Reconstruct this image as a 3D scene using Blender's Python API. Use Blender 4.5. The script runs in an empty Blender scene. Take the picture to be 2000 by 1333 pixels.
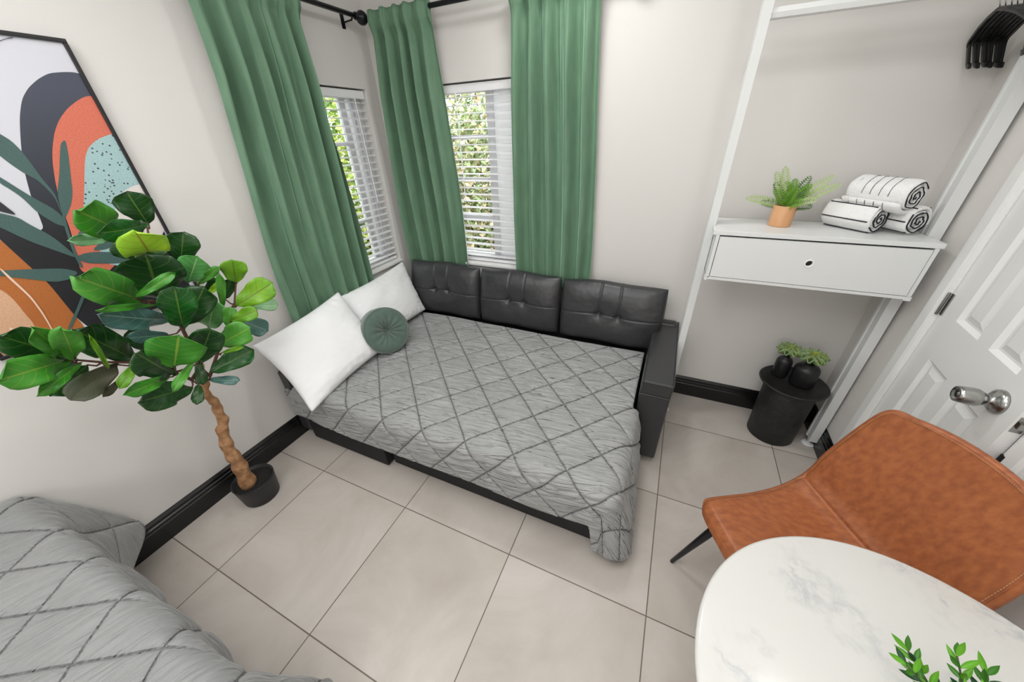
import bpy, bmesh, math, random
from mathutils import Vector, Matrix, noise
S = bpy.context.scene
COL = S.collection
# ------------------------------------------------------------ camera
cam_d = bpy.data.cameras.new('camera'); cam = bpy.data.objects.new('camera', cam_d); COL.objects.link(cam)
CR = [[0.9127696, -0.183584, 0.3648952], [0.4069857, 0.4849442, -0.7740748], [-0.0348461, 0.8550591, 0.5173584]]
CC = [2.06003, -2.3301, 1.71236]
cam.matrix_world = Matrix([[CR[0][0], CR[0][1], CR[0][2], CC[0]], [CR[1][0], CR[1][1], CR[1][2], CC[1]], [CR[2][0], CR[2][1], CR[2][2], CC[2]], [0, 0, 0, 1]])
cam_d.sensor_width = 36.0
cam_d.lens = 671.18 / 2000 * 36
cam_d.clip_start = 0.02
S.camera = cam
# ------------------------------------------------------------ world, sun, lights, exposure
w = bpy.data.worlds.new('sky'); S.world = w; w.use_nodes = True
w.node_tree.nodes['Background'].inputs[0].default_value = (0.93, 0.97, 1.0, 1)
w.node_tree.nodes['Background'].inputs[1].default_value = 2.6
sd = bpy.data.lights.new('sun', 'SUN'); sd.energy = 3.0; sd.angle = 0.02; sd.color = (1, .96, .88)
so = bpy.data.objects.new('sun', sd); COL.objects.link(so)
so.rotation_euler = Vector((-0.45, 0.5, -0.8)).to_track_quat('-Z', 'Y').to_euler()
def area(name, loc, size, power, target, color=(1, 1, 1)):
    d = bpy.data.lights.new(name, 'AREA'); d.shape = 'DISK'; d.size = size; d.energy = power; d.color = color
    o = bpy.data.objects.new(name, d); COL.objects.link(o); o.location = loc
    o.rotation_euler = (Vector(target) - Vector(loc)).to_track_quat('-Z', 'Y').to_euler()
    return o
area('overhead_light', (1.5, -.62, 2.70), 0.30, 9, (1.5, -.75, 0), (1, .99, .98))  # added light raking from the window side, in place of daylight
area('overhead_light', (2.5, -1.3, 2.70), 0.30, 4.5, (2.5, -1.3, 0), (1, .99, .98))
area('overhead_light', (1.35, -2.45, 2.72), 2.2, 42, (1.35, -2.45, 0), (1, 1, 1))  # added broad fill to even out the walls, no known fixture
fd = bpy.data.lights.new('rear_fill_light', 'POINT'); fd.energy = 27; fd.shadow_soft_size = .22  # added fill behind the camera, lifts the door side and under the shelf
fo = bpy.data.objects.new('rear_fill_light', fd); COL.objects.link(fo); fo.location = (2.0, -3.9, 1.75)
S.view_settings.view_transform = 'Standard'; S.view_settings.look = 'None'
S.view_settings.gamma = 1.0; S.view_settings.use_curve_mapping = False
S.view_settings.exposure = 0.0
# ------------------------------------------------------------ helpers
def lin(c):
    if isinstance(c, str): c = [int(c[i:i + 2], 16) / 255 for i in (0, 2, 4)]
    return tuple((x / 12.92 if x <= .04045 else ((x + .055) / 1.055) ** 2.4) for x in c) + (1,)
def mat(name, col, rough=.6, metal=0, spec=.5, sheen=0, coat=0, noise_amt=0, noise_scale=8, bump=0, bump_scale=60, col2=None, stretch=None, trans=0, detail=4):
    m = bpy.data.materials.new(name); m.use_nodes = True; nt = m.node_tree; b = nt.nodes['Principled BSDF']
    b.inputs['Base Color'].default_value = lin(col); b.inputs['Roughness'].default_value = rough
    b.inputs['Metallic'].default_value = metal; b.inputs['Specular IOR Level'].default_value = spec
    b.inputs['Sheen Weight'].default_value = sheen; b.inputs['Coat Weight'].default_value = coat
    tc = nt.nodes.new('ShaderNodeTexCoord'); mp = nt.nodes.new('ShaderNodeMapping')
    nt.links.new(tc.outputs['Object'], mp.inputs[0])
    if stretch: mp.inputs['Scale'].default_value = stretch
    if col2 is not None:
        n = nt.nodes.new('ShaderNodeTexNoise'); n.inputs['Scale'].default_value = noise_scale; n.inputs['Detail'].default_value = detail
        nt.links.new(mp.outputs[0], n.inputs['Vector'])
        r = nt.nodes.new('ShaderNodeValToRGB'); r.color_ramp.elements[0].position = .35; r.color_ramp.elements[1].position = .65
        r.color_ramp.elements[0].color = lin(col); r.color_ramp.elements[1].color = lin(col2)
        nt.links.new(n.outputs['Fac'], r.inputs[0]); nt.links.new(r.outputs[0], b.inputs['Base Color'])
    if bump:
        n2 = nt.nodes.new('ShaderNodeTexNoise'); n2.inputs['Scale'].default_value = bump_scale; n2.inputs['Detail'].default_value = 5
        nt.links.new(mp.outputs[0], n2.inputs['Vector'])
        bp = nt.nodes.new('ShaderNodeBump'); bp.inputs['Strength'].default_value = bump; bp.inputs['Distance'].default_value = .01
        nt.links.new(n2.outputs['Fac'], bp.inputs['Height']); nt.links.new(bp.outputs[0], b.inputs['Normal'])
    return m
def mesh_obj(name, verts, faces, m=None, parent=None, smooth=True, midx=None, uvs=None):
    me = bpy.data.meshes.new(name); me.from_pydata([tuple(v) for v in verts], [], faces); me.update()
    o = bpy.data.objects.new(name, me); COL.objects.link(o)
    if m is not None:
        for mm in (m if isinstance(m, (list, tuple)) else [m]): me.materials.append(mm)
    if midx is not None:
        for p, i in zip(me.polygons, midx): p.material_index = i
    if smooth: me.polygons.foreach_set('use_smooth', [True] * len(me.polygons))
    if uvs is not None:
        ul = me.uv_layers.new(name='UVMap')
        for lp in me.loops: ul.data[lp.index].uv = uvs[lp.vertex_index]
    if parent is not None: o.parent = parent
    return o
class MB:
    def __init__(s): s.v = []; s.f = []; s.mi = []; s.uv = []
    def add(s, v, f, mi=0, uv=None):
        k = len(s.v); s.v += [tuple(p) for p in v]; s.f += [tuple(i + k for i in q) for q in f]; s.mi += [mi] * len(f)
        s.uv += (uv if uv is not None else [(0, 0)] * len(v))
    def box(s, a, b, mi=0, M=None):
        x0, y0, z0 = a; x1, y1, z1 = b
        v = [(x0, y0, z0), (x1, y0, z0), (x1, y1, z0), (x0, y1, z0), (x0, y0, z1), (x1, y0, z1), (x1, y1, z1), (x0, y1, z1)]
        if M is not None: v = [M @ Vector(p) for p in v]
        s.add(v, [(0, 3, 2, 1), (4, 5, 6, 7), (0, 1, 5, 4), (1, 2, 6, 5), (2, 3, 7, 6), (3, 0, 4, 7)], mi)
    def tube(s, pts, r, n=10, mi=0, cap=True, sy=1.0):
        pts = [Vector(p) for p in pts]; N = len(pts)
        rr = r if isinstance(r, (list, tuple)) else [r] * N
        v = []; up = None
        for i, p in enumerate(pts):
            t = (pts[min(i + 1, N - 1)] - pts[max(i - 1, 0)]).normalized()
            if up is None: up = Vector((0, 0, 1)) if abs(t.z) < .9 else Vector((1, 0, 0))
            a = t.cross(up).normalized(); up = a.cross(t).normalized()
            for k in range(n):
                g = 2 * math.pi * k / n; v.append(p + (a * math.cos(g) + up * math.sin(g) * sy) * rr[i])
        f = []
        for i in range(N - 1):
            for k in range(n):
                f.append((i * n + k, i * n + (k + 1) % n, (i + 1) * n + (k + 1) % n, (i + 1) * n + k))
        if cap: f.append(tuple(range(n))[::-1]); f.append(tuple((N - 1) * n + k for k in range(n)))
        s.add(v, f, mi)
    def lathe(s, prof, n=48, mi=0, M=None, c=(0, 0), cap=True):
        v = []; P = len(prof)
        for r, z in prof:
            for k in range(n):
                g = 2 * math.pi * k / n; p = Vector((c[0] + r * math.cos(g), c[1] + r * math.sin(g), z)); v.append(M @ p if M is not None else p)
        f = []
        for i in range(P - 1):
            for k in range(n): f.append((i * n + k, i * n + (k + 1) % n, (i + 1) * n + (k + 1) % n, (i + 1) * n + k))
        if cap and prof[0][0] > 1e-5: f.append(tuple(range(n))[::-1])
        if cap and prof[-1][0] > 1e-5: f.append(tuple((P - 1) * n + k for k in range(n)))
        s.add(v, f, mi)
    def prism(s, prof, d0, d1, fn, mi=0):   # prof: list of (a,b); fn(a,b,d)->xyz
        n = len(prof); v = [fn(a, b, d0) for a, b in prof] + [fn(a, b, d1) for a, b in prof]
        f = [(i, (i + 1) % n, n + (i + 1) % n, n + i) for i in range(n)] + [tuple(range(n))[::-1], tuple(range(n, 2 * n))]
        s.add(v, f, mi)
    def grid(s, nu, nv, fn, mi=0, uvfn=None, flip=False):
        v = []; uv = []
        for j in range(nv + 1):
            for i in range(nu + 1):
                v.append(fn(i / nu, j / nv)); uv.append(uvfn(i / nu, j / nv) if uvfn else (i / nu, j / nv))
        f = []
        for j in range(nv):
            for i in range(nu):
                a = j * (nu + 1) + i; q = (a, a + 1, a + nu + 2, a + nu + 1); f.append(q[::-1] if flip else q)
        s.add(v, f, mi, uv)
    def build(s, name, m, parent=None, smooth=False, bevel=0, seg=2, sub=0, off=None):
        v = s.v
        if off is not None: v = [(p[0] - off[0], p[1] - off[1], p[2] - off[2]) for p in v]
        o = mesh_obj(name, v, s.f, m, parent, smooth, s.mi, s.uv)
        bm = bmesh.new(); bm.from_mesh(o.data); bmesh.ops.recalc_face_normals(bm, faces=bm.faces); bm.to_mesh(o.data); bm.free()
        if bevel:
            b = o.modifiers.new('bevel', 'BEVEL'); b.width = bevel; b.segments = seg; b.limit_method = 'ANGLE'; b.angle_limit = .6
            o.data.polygons.foreach_set('use_smooth', [True] * len(o.data.polygons))
            wn = o.modifiers.new('wn', 'WEIGHTED_NORMAL'); wn.keep_sharp = False
        if sub:
            b = o.modifiers.new('sub', 'SUBSURF'); b.levels = sub; b.render_levels = sub
        return o
def thing(name, label, cat, loc=(0, 0, 0), group=None, rz=0):
    o = bpy.data.objects.new(name, None); COL.objects.link(o); o.location = loc; o.rotation_euler = (0, 0, rz); o.empty_display_size = .05
    return tag(o, label, cat, group)
def tag(o, label, cat, group=None):
    o['label'] = label; o['category'] = cat
    if group: o['group'] = group
    return o
def struct(o): o['kind'] = 'structure'; return o
def sm(t): t = max(0, min(1, t)); return t * t * (3 - 2 * t)
# ------------------------------------------------------------ materials
M_wall = mat('wall_paint', 'dedbd7', .65, bump=.03, bump_scale=220)
M_white = mat('white_paint', 'eeeeec', .4)
M_white2 = mat('white_lacquer', 'e0e2e1', .35)
M_black = mat('black_gloss_paint', '121213', .25)
M_metalblack = mat('black_metal', '26272b', .3, metal=.6)
M_steel = mat('brushed_steel', 'a9a9a7', .24, metal=1, bump=.05, bump_scale=300)
M_leather = mat('black_leather', '363638', .35, spec=.5, bump=.06, bump_scale=260)
M_basefab = mat('black_base_cloth', '17181a', .7)
def quiltmat(name, c1, c2, P0, A, B, wr, fa, fc, st):
    m = mat(name, c1, .62, sheen=.3, col2=c2, noise_scale=5); nt = m.node_tree; b = nt.nodes['Principled BSDF']
    uv = nt.nodes.new('ShaderNodeUVMap'); s = nt.nodes.new('ShaderNodeSeparateXYZ'); nt.links.new(uv.outputs[0], s.inputs[0]); X, Y = s.outputs['X'], s.outputs['Y']
    def M2(op, a, b_=None, c=None):
        n = nt.nodes.new('ShaderNodeMath'); n.operation = op
        for i, q in enumerate((a, b_, c)):
            if q is None: continue
            if isinstance(q, (int, float)): n.inputs[i].default_value = q
            else: nt.links.new(q, n.inputs[i])
        return n.outputs[0]
    det = A[0] * B[1] - A[1] * B[0]; la_, lb = math.hypot(*A), math.hypot(*B); sn = abs(det) / la_ / lb
    dx = M2('SUBTRACT', X, P0[0]); dy = M2('SUBTRACT', Y, P0[1])
    i_ = M2('DIVIDE', M2('SUBTRACT', M2('MULTIPLY', dx, B[1]), M2('MULTIPLY', dy, B[0])), det); j_ = M2('DIVIDE', M2('SUBTRACT', M2('MULTIPLY', dy, A[0]), M2('MULTIPLY', dx, A[1])), det)
    def fr(q, l): return M2('MULTIPLY', M2('ABSOLUTE', M2('SUBTRACT', q, M2('ROUND', q))), l)
    d = M2('MINIMUM', fr(i_, la_ * sn), fr(j_, lb * sn))
    seam = nt.nodes.new('ShaderNodeMapRange'); seam.interpolation_type = 'SMOOTHSTEP'; seam.inputs['From Max'].default_value = .0048; nt.links.new(d, seam.inputs['Value'])
    thread_shade = M2('LESS_THAN', d, .0012)  # stitch line; its darker colour also paints in the seam's crevice shade
    mx = nt.nodes.new('ShaderNodeMix'); mx.data_type = 'RGBA'; src = b.inputs['Base Color'].links[0].from_socket; nt.links.new(thread_shade, mx.inputs['Factor']); nt.links.new(src, mx.inputs['A']); mx.inputs['B'].default_value = lin('737576'); nt.links.new(mx.outputs['Result'], b.inputs['Base Color'])
    # gathers: each diamond has its own offset, running across the cloth
    cell = nt.nodes.new('ShaderNodeCombineXYZ'); nt.links.new(M2('FLOOR', i_), cell.inputs[0]); nt.links.new(M2('FLOOR', j_), cell.inputs[1]); wn = nt.nodes.new('ShaderNodeTexWhiteNoise'); nt.links.new(cell.outputs[0], wn.inputs['Vector'])
    a = M2('ADD', M2('MULTIPLY', X, math.cos(wr)), M2('MULTIPLY', Y, math.sin(wr))); c = M2('SUBTRACT', M2('MULTIPLY', Y, math.cos(wr)), M2('MULTIPLY', X, math.sin(wr)))
    prev = None
    for k, (ka, kc, amp) in enumerate(((fa, fc, 1.0), (fa * 1.8, fc * 2.0, .3))):
        v = nt.nodes.new('ShaderNodeCombineXYZ'); nt.links.new(M2('MULTIPLY', a, ka), v.inputs[0]); nt.links.new(M2('MULTIPLY', c, kc), v.inputs[1]); nt.links.new(M2('MULTIPLY', wn.outputs['Value'], 30), v.inputs[2])
        n = nt.nodes.new('ShaderNodeTexNoise'); n.inputs['Scale'].default_value = 1; n.inputs['Detail'].default_value = 1.5; n.inputs['Distortion'].default_value = .35; nt.links.new(v.outputs[0], n.inputs['Vector'])
        r = nt.nodes.new('ShaderNodeMapRange'); r.interpolation_type = 'SMOOTHSTEP'; r.inputs['From Max'].default_value = .085; nt.links.new(M2('ABSOLUTE', M2('SUBTRACT', n.outputs['Fac'], .5)), r.inputs['Value'])
        bp = nt.nodes.new('ShaderNodeBump'); bp.inputs['Strength'].default_value = st; bp.inputs['Distance'].default_value = .007 * amp; nt.links.new(r.outputs[0], bp.inputs['Height'])
        if prev: nt.links.new(prev, bp.inputs['Normal'])
        prev = bp.outputs[0]
    bp = nt.nodes.new('ShaderNodeBump'); bp.inputs['Strength'].default_value = 1; bp.inputs['Distance'].default_value = .007; nt.links.new(seam.outputs[0], bp.inputs['Height']); nt.links.new(prev, bp.inputs['Normal']); nt.links.new(bp.outputs[0], b.inputs['Normal'])
    return m
LAT1 = ((1.203, -1.234), (.123, .143), (.128, -.130)); LAT2 = ((.62, -2.499), (.178, .112), (.076, -.121))
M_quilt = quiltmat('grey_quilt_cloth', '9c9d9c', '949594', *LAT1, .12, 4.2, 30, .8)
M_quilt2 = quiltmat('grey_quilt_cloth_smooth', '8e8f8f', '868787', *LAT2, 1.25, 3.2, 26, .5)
M_cotton = mat('white_cotton', 'f1f1f2', .85, sheen=.2, bump=.1, bump_scale=120)
M_velvet = mat('green_velvet', '6b8d72', .75, sheen=1.0, col2='618369', noise_scale=9, stretch=(3, 3, .7))
M_velvet.node_tree.nodes['Principled BSDF'].inputs['Sheen Roughness'].default_value = .35
M_velvet.node_tree.nodes['Principled BSDF'].inputs['Sheen Tint'].default_value = lin('b8e0c6')
M_lining = mat('pale_lining', 'd9dcd8', .8)
M_velvet2 = mat('dark_green_velvet', '50655b', .75, sheen=.6, col2='495d53', noise_scale=14)
M_tan = mat('tan_leather', 'a9643a', .38, spec=.5, col2='925230', noise_scale=34, bump=.1, bump_scale=120, detail=12, stretch=(1, 1.8, 1))
M_tan2 = mat('brown_stitching', '6b3a20', .6)
M_bark = mat('bark', 'b98d66', .85, col2='8d6440', noise_scale=30, bump=.6, bump_scale=50)
M_soil = mat('dark_soil', '1b1a18', 1, bump=1, bump_scale=60)
M_potblack = mat('black_pot', '1f2023', .45)
M_tblack = mat('black_stained_wood', '1c1b1b', .55, col2='262524', noise_scale=30, bump=.2, bump_scale=50)
M_ceramic = mat('black_ceramic', '1b1b1d', .42)
M_wood = mat('pale_wood', 'd9a77c', .5, col2='cf9a6c', noise_scale=3, stretch=(6, 6, 1))
M_towel = mat('white_terry', 'f3f3f2', .95, sheen=.3, bump=.5, bump_scale=180)
M_towelblack = mat('black_stripe', '23252b', .9)
M_hanger = mat('black_plastic', '131314', .35, spec=.35)
M_stem = mat('brown_stem', '5a3a2c', .7)
M_greenstem = mat('green_stem', '3d5a34', .6)
M_frame_win = mat('window_frame_vinyl', 'eeeff3', .4)
M_slat = mat('blind_vinyl', 'f2f2f3', .4)
def floor_mat():
    m = mat('floor_tile', 'b5ada5', .38, spec=.4); nt = m.node_tree; b = nt.nodes['Principled BSDF']
    geo = nt.nodes.new('ShaderNodeNewGeometry'); sx = nt.nodes.new('ShaderNodeSeparateXYZ'); nt.links.new(geo.outputs['Position'], sx.inputs[0])
    def math_(op, a, b_=None, c=None):
        n = nt.nodes.new('ShaderNodeMath'); n.operation = op
        for i, q in enumerate((a, b_, c)):
            if q is None: continue
            if isinstance(q, (int, float)): n.inputs[i].default_value = q
            else: nt.links.new(q, n.inputs[i])
        return n.outputs[0]
    fx = math_('DIVIDE', math_('SUBTRACT', sx.outputs['X'], .4035), .6170); fy = math_('DIVIDE', math_('SUBTRACT', sx.outputs['Y'], -1.5635), .6)
    def dist(f): return math_('MULTIPLY', math_('ABSOLUTE', math_('SUBTRACT', f, math_('ROUND', f))), .6)
    d = math_('MINIMUM', dist(fx), dist(fy))
    g = math_('LESS_THAN', d, .0022)
    idv = nt.nodes.new('ShaderNodeCombineXYZ'); nt.links.new(math_('FLOOR', fx), idv.inputs[0]); nt.links.new(math_('FLOOR', fy), idv.inputs[1])
    wn = nt.nodes.new('ShaderNodeTexWhiteNoise'); nt.links.new(idv.outputs[0], wn.inputs['Vector'])
    vm = nt.nodes.new('ShaderNodeVectorMath'); vm.operation = 'SCALE'; nt.links.new(wn.outputs['Color'], vm.inputs[0]); vm.inputs['Scale'].default_value = 30
    va = nt.nodes.new('ShaderNodeVectorMath'); va.operation = 'ADD'; nt.links.new(geo.outputs['Position'], va.inputs[0]); nt.links.new(vm.outputs[0], va.inputs[1])
    n1 = nt.nodes.new('ShaderNodeTexNoise'); n1.inputs['Scale'].default_value = 2.2; n1.inputs['Detail'].default_value = 9; n1.inputs['Roughness'].default_value = .62; n1.inputs['Distortion'].default_value = .6
    nt.links.new(va.outputs[0], n1.inputs['Vector'])
    r = nt.nodes.new('ShaderNodeValToRGB'); r.color_ramp.elements[0].position = .3; r.color_ramp.elements[1].position = .72
    r.color_ramp.elements[0].color = lin('b0a79e'); r.color_ramp.elements[1].color = lin('c8c1ba'); nt.links.new(n1.outputs['Fac'], r.inputs[0])
    mx = nt.nodes.new('ShaderNodeMix'); mx.data_type = 'RGBA'; nt.links.new(g, mx.inputs['Factor']); nt.links.new(r.outputs[0], mx.inputs['A']); mx.inputs['B'].default_value = lin('6b6058')
    nt.links.new(mx.outputs['Result'], b.inputs['Base Color'])
    bp = nt.nodes.new('ShaderNodeBump'); bp.invert = True; bp.inputs['Strength'].default_value = .5; bp.inputs['Distance'].default_value = .002; nt.links.new(g, bp.inputs['Height']); nt.links.new(bp.outputs[0], b.inputs['Normal'])
    return m
M_floor = floor_mat()
def marble():
    m = mat('white_marble', 'eceae6', .18, spec=.5); nt = m.node_tree; b = nt.nodes['Principled BSDF']
    tc = nt.nodes.new('ShaderNodeTexCoord'); n0 = nt.nodes.new('ShaderNodeTexNoise'); n0.inputs['Scale'].default_value = 4; n0.inputs['Detail'].default_value = 8
    nt.links.new(tc.outputs['Object'], n0.inputs['Vector'])
    mp = nt.nodes.new('ShaderNodeVectorMath'); mp.operation = 'MULTIPLY_ADD'; mp.inputs[1].default_value = (.5, .5, .5); nt.links.new(n0.outputs['Color'], mp.inputs[0]); nt.links.new(tc.outputs['Object'], mp.inputs[2])
    n1 = nt.nodes.new('ShaderNodeTexNoise'); n1.inputs['Scale'].default_value = 3.2; n1.inputs['Detail'].default_value = 12; n1.inputs['Roughness'].default_value = .6; nt.links.new(mp.outputs[0], n1.inputs['Vector'])
    a = nt.nodes.new('ShaderNodeMath'); a.operation = 'SUBTRACT'; nt.links.new(n1.outputs['Fac'], a.inputs[0]); a.inputs[1].default_value = .5
    a2 = nt.nodes.new('ShaderNodeMath'); a2.operation = 'ABSOLUTE'; nt.links.new(a.outputs[0], a2.inputs[0])
    r = nt.nodes.new('ShaderNodeValToRGB'); r.color_ramp.elements[0].position = 0; r.color_ramp.elements[1].position = .035; r.color_ramp.elements[0].color = (1, 1, 1, 1); r.color_ramp.elements[1].color = (0, 0, 0, 1)
    nt.links.new(a2.outputs[0], r.inputs[0])
    n2 = nt.nodes.new('ShaderNodeTexNoise'); n2.inputs['Scale'].default_value = 5; n2.inputs['Detail'].default_value = 6; nt.links.new(tc.outputs['Object'], n2.inputs['Vector'])
    r2 = nt.nodes.new('ShaderNodeValToRGB'); r2.color_ramp.elements[0].position = .5; r2.color_ramp.elements[1].position = .68; nt.links.new(n2.outputs['Fac'], r2.inputs[0])
    n3 = nt.nodes.new('ShaderNodeTexNoise'); n3.inputs['Scale'].default_value = 40; n3.inputs['Detail'].default_value = 4; nt.links.new(tc.outputs['Object'], n3.inputs['Vector'])
    r3 = nt.nodes.new('ShaderNodeValToRGB'); r3.color_ramp.elements[0].position = .45; r3.color_ramp.elements[1].position = .7; nt.links.new(n3.outputs['Fac'], r3.inputs[0])
    mu = nt.nodes.new('ShaderNodeMath'); mu.operation = 'MULTIPLY'; nt.links.new(r.outputs[0], mu.inputs[0]); nt.links.new(r2.outputs[0], mu.inputs[1])
    mv = nt.nodes.new('ShaderNodeMath'); mv.operation = 'MULTIPLY'; nt.links.new(r3.outputs[0], mv.inputs[0]); nt.links.new(r2.outputs[0], mv.inputs[1])
    ad = nt.nodes.new('ShaderNodeMath'); ad.operation = 'MULTIPLY_ADD'; nt.links.new(mv.outputs[0], ad.inputs[0]); ad.inputs[1].default_value = .35; nt.links.new(mu.outputs[0], ad.inputs[2])
    sc = nt.nodes.new('ShaderNodeMath'); sc.operation = 'MULTIPLY'; nt.links.new(ad.outputs[0], sc.inputs[0]); sc.inputs[1].default_value = .6; sc.use_clamp = True
    mx = nt.nodes.new('ShaderNodeMix'); mx.data_type = 'RGBA'; nt.links.new(sc.outputs[0], mx.inputs['Factor']); mx.inputs['A'].default_value = lin('d2d1cd'); mx.inputs['B'].default_value = lin('a0a3aa')
    nt.links.new(mx.outputs['Result'], b.inputs['Base Color']); return m
M_marble = marble()
def leafmat(name, c, c2, vein, rough=.38):
    m = mat(name, c, rough, spec=.5); nt = m.node_tree; b = nt.nodes['Principled BSDF']
    uv = nt.nodes.new('ShaderNodeUVMap'); s = nt.nodes.new('ShaderNodeSeparateXYZ'); nt.links.new(uv.outputs[0], s.inputs[0])
    def M2(op, a, b_=None, cl=False):
        n = nt.nodes.new('ShaderNodeMath'); n.operation = op; n.use_clamp = cl
        for i, q in enumerate((a, b_)):
            if q is None: continue
            if isinstance(q, (int, float)): n.inputs[i].default_value = q
            else: nt.links.new(q, n.inputs[i])
        return n.outputs[0]
    av = M2('ABSOLUTE', s.outputs['Y'])
    mid = M2('LESS_THAN', av, .045)
    ph = M2('FRACT', M2('MULTIPLY', M2('SUBTRACT', s.outputs['X'], M2('MULTIPLY', av, .22)), 7))
    side = M2('LESS_THAN', ph, .1)
    v = M2('MAXIMUM', mid, M2('MULTIPLY', side, .45))
    n1 = nt.nodes.new('ShaderNodeTexNoise'); n1.inputs['Scale'].default_value = 7; tc = nt.nodes.new('ShaderNodeTexCoord'); nt.links.new(tc.outputs['Object'], n1.inputs['Vector'])
    r = nt.nodes.new('ShaderNodeValToRGB'); r.color_ramp.elements[0].position = .35; r.color_ramp.elements[1].position = .65
    r.color_ramp.elements[0].color = lin(c); r.color_ramp.elements[1].color = lin(c2); nt.links.new(n1.outputs['Fac'], r.inputs[0])
    mx = nt.nodes.new('ShaderNodeMix'); mx.data_type = 'RGBA'; nt.links.new(M2('MULTIPLY', v, .6), mx.inputs['Factor']); nt.links.new(r.outputs[0], mx.inputs['A']); mx.inputs['B'].default_value = lin(vein)
    nt.links.new(mx.outputs['Result'], b.inputs['Base Color'])
    bp = nt.nodes.new('ShaderNodeBump'); bp.invert = True; bp.inputs['Strength'].default_value = .5; bp.inputs['Distance'].default_value = .003; nt.links.new(v, bp.inputs['Height']); nt.links.new(bp.outputs[0], b.inputs['Normal'])
    return m
LEAFM = {'d': leafmat('leaf_dark_green', '123a14', '1c4a1a', '5d7a35', .3), 'e': leafmat('leaf_deep_green', '0f4a16', '1a5c1e', '6d8c3c', .3), 'm': leafmat('leaf_mid_green', '2f7a1c', '4a9230', '93a843'),
         'l': leafmat('leaf_lime', 'a3d02c', '8cc22a', '8a4a20'), 'y': leafmat('leaf_yellow_green', '76a81e', '5f9a1c', '5d3a18'), 'p': leafmat('leaf_pale_green', '82b884', 'a3cfa0', '5c9a58'),
         'g': leafmat('leaf_fresh_green', '3f8f42', '61a858', 'b3cf9a', .25), 'b': leafmat('leaf_bluish_green', '3c665c', '557d78', '8fae9f', .25), 'o': leafmat('leaf_olive_brown', '3e4a30', '4d4a38', '5e5a44', .5)}
LKEYS = list(LEAFM)
# ------------------------------------------------------------ room shell
W = 3.113; H = 2.75; YF = -4.7
def wall_mesh(name, fn, u0, u1, holes, th):
    # fn(u, z, d) -> xyz ; holes: list of (ua,ub,za,zb)
    us = sorted({u0, u1} | {q for h in holes for q in h[:2]}); zs = sorted({-.0, H} | {q for h in holes for q in h[2:]})
    b = MB()
    for i in range(len(us) - 1):
        for j in range(len(zs) - 1):
            cu = (us[i] + us[i + 1]) / 2; cz = (zs[j] + zs[j + 1]) / 2
            if any(h[0] < cu < h[1] and h[2] < cz < h[3] for h in holes): continue
            b.prism([(us[i], zs[j]), (us[i + 1], zs[j]), (us[i + 1], zs[j + 1]), (us[i], zs[j + 1])], 0, th, fn)
    o = b.build(name, M_wall)
    return struct(o)
WL = (-.95, -.112, .835, 2.0)    # left window opening (y,y,z,z)
WB = (.32, 1.30, .835, 2.0)      # back window opening (x,x,z,z)
wall_mesh('wall_left', lambda u, z, d: (-d, u, z), YF, .16, [WL], .16)
wall_mesh('wall_back', lambda u, z, d: (u, d, z), 0, W + .12, [WB], .16)
DO = (-1.088, -.482, 0, 2.05)
wall_mesh('wall_right', lambda u, z, d: (W + d, u, z), YF, 0, [DO], .12)
b = MB(); b.box((-.16, YF - .12, 0), (W + .12, YF, H)); struct(b.build('wall_front', M_wall))
b = MB(); b.box((-.2, YF - .12, -.1), (W + .12, .2, 0)); struct(b.build('floor', M_floor))
b = MB(); b.box((-.2, YF - .12, H), (W + .12, .2, H + .12)); struct(b.build('ceiling', M_white))
BP = [(0, 0), (.017, 0), (.017, .095), (.013, .1), (.013, .108), (.017, .112), (.017, .117), (.010, .122), (.010, .130), (.013, .134), (.013, .138), (.005, .15), (0, .152)]
b = MB(); b.prism(BP, YF, 0, lambda a, z, d: (a, d, z)); struct(b.build('baseboard_left', M_black))
b = MB(); b.prism(BP, .017, W, lambda a, z, d: (d, -a, z)); struct(b.build('baseboard_back', M_black))
b = MB(); b.prism(BP, -.41, -.017, lambda a, z, d: (W - a, d, z)); b.prism(BP, YF, -1.16, lambda a, z, d: (W - a, d, z)); struct(b.build('baseboard_right', M_black))
# dark void behind the ajar door: a shallow closet
b = MB(); b.box((W + .12, -1.2, -.05), (W + .75, -.3, 0)); b.box((W + .75, -1.2, -.05), (W + .8, -.3, 2.2)); b.box((W + .12, -.35, 0), (W + .75, -.3, 2.2)); b.box((W + .12, -1.25, -.05), (W + .8, -1.2, 2.2)); b.box((W + .12, -1.2, 2.15), (W + .75, -.3, 2.2))
struct(b.build('wall_closet', M_wall))
# door casing and jamb
b = MB()
CP = [(0, 0), (.014, 0), (.018, .01), (.018, .05), (.010, .062), (.010, .072), (0, .072)]
b.prism(CP, 0, 2.122, lambda a, u, d: (W - a, -.482 + u, d)); b.prism(CP, 0, 2.122, lambda a, u, d: (W - a, -1.088 - u, d)); b.prism(CP, -1.16, -.41, lambda a, u, d: (W - a, d, 2.05 + u))
b.box((W, -.488, 0), (W + .12, -.482, 2.05)); b.box((W, -1.088, 0), (W + .12, -1.082, 2.05))
trim = struct(b.build('trim_1', M_white))
b = MB(); b.box((W - .0195, -1.104, .765), (W - .001, -1.089, .832)); b.box((W - .006, -1.0895, .76), (W + .03, -1.081, .84))
b.build('strike_plate', mat('dark_strike_metal', '2a2a2a', .35, metal=.8), trim)
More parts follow.
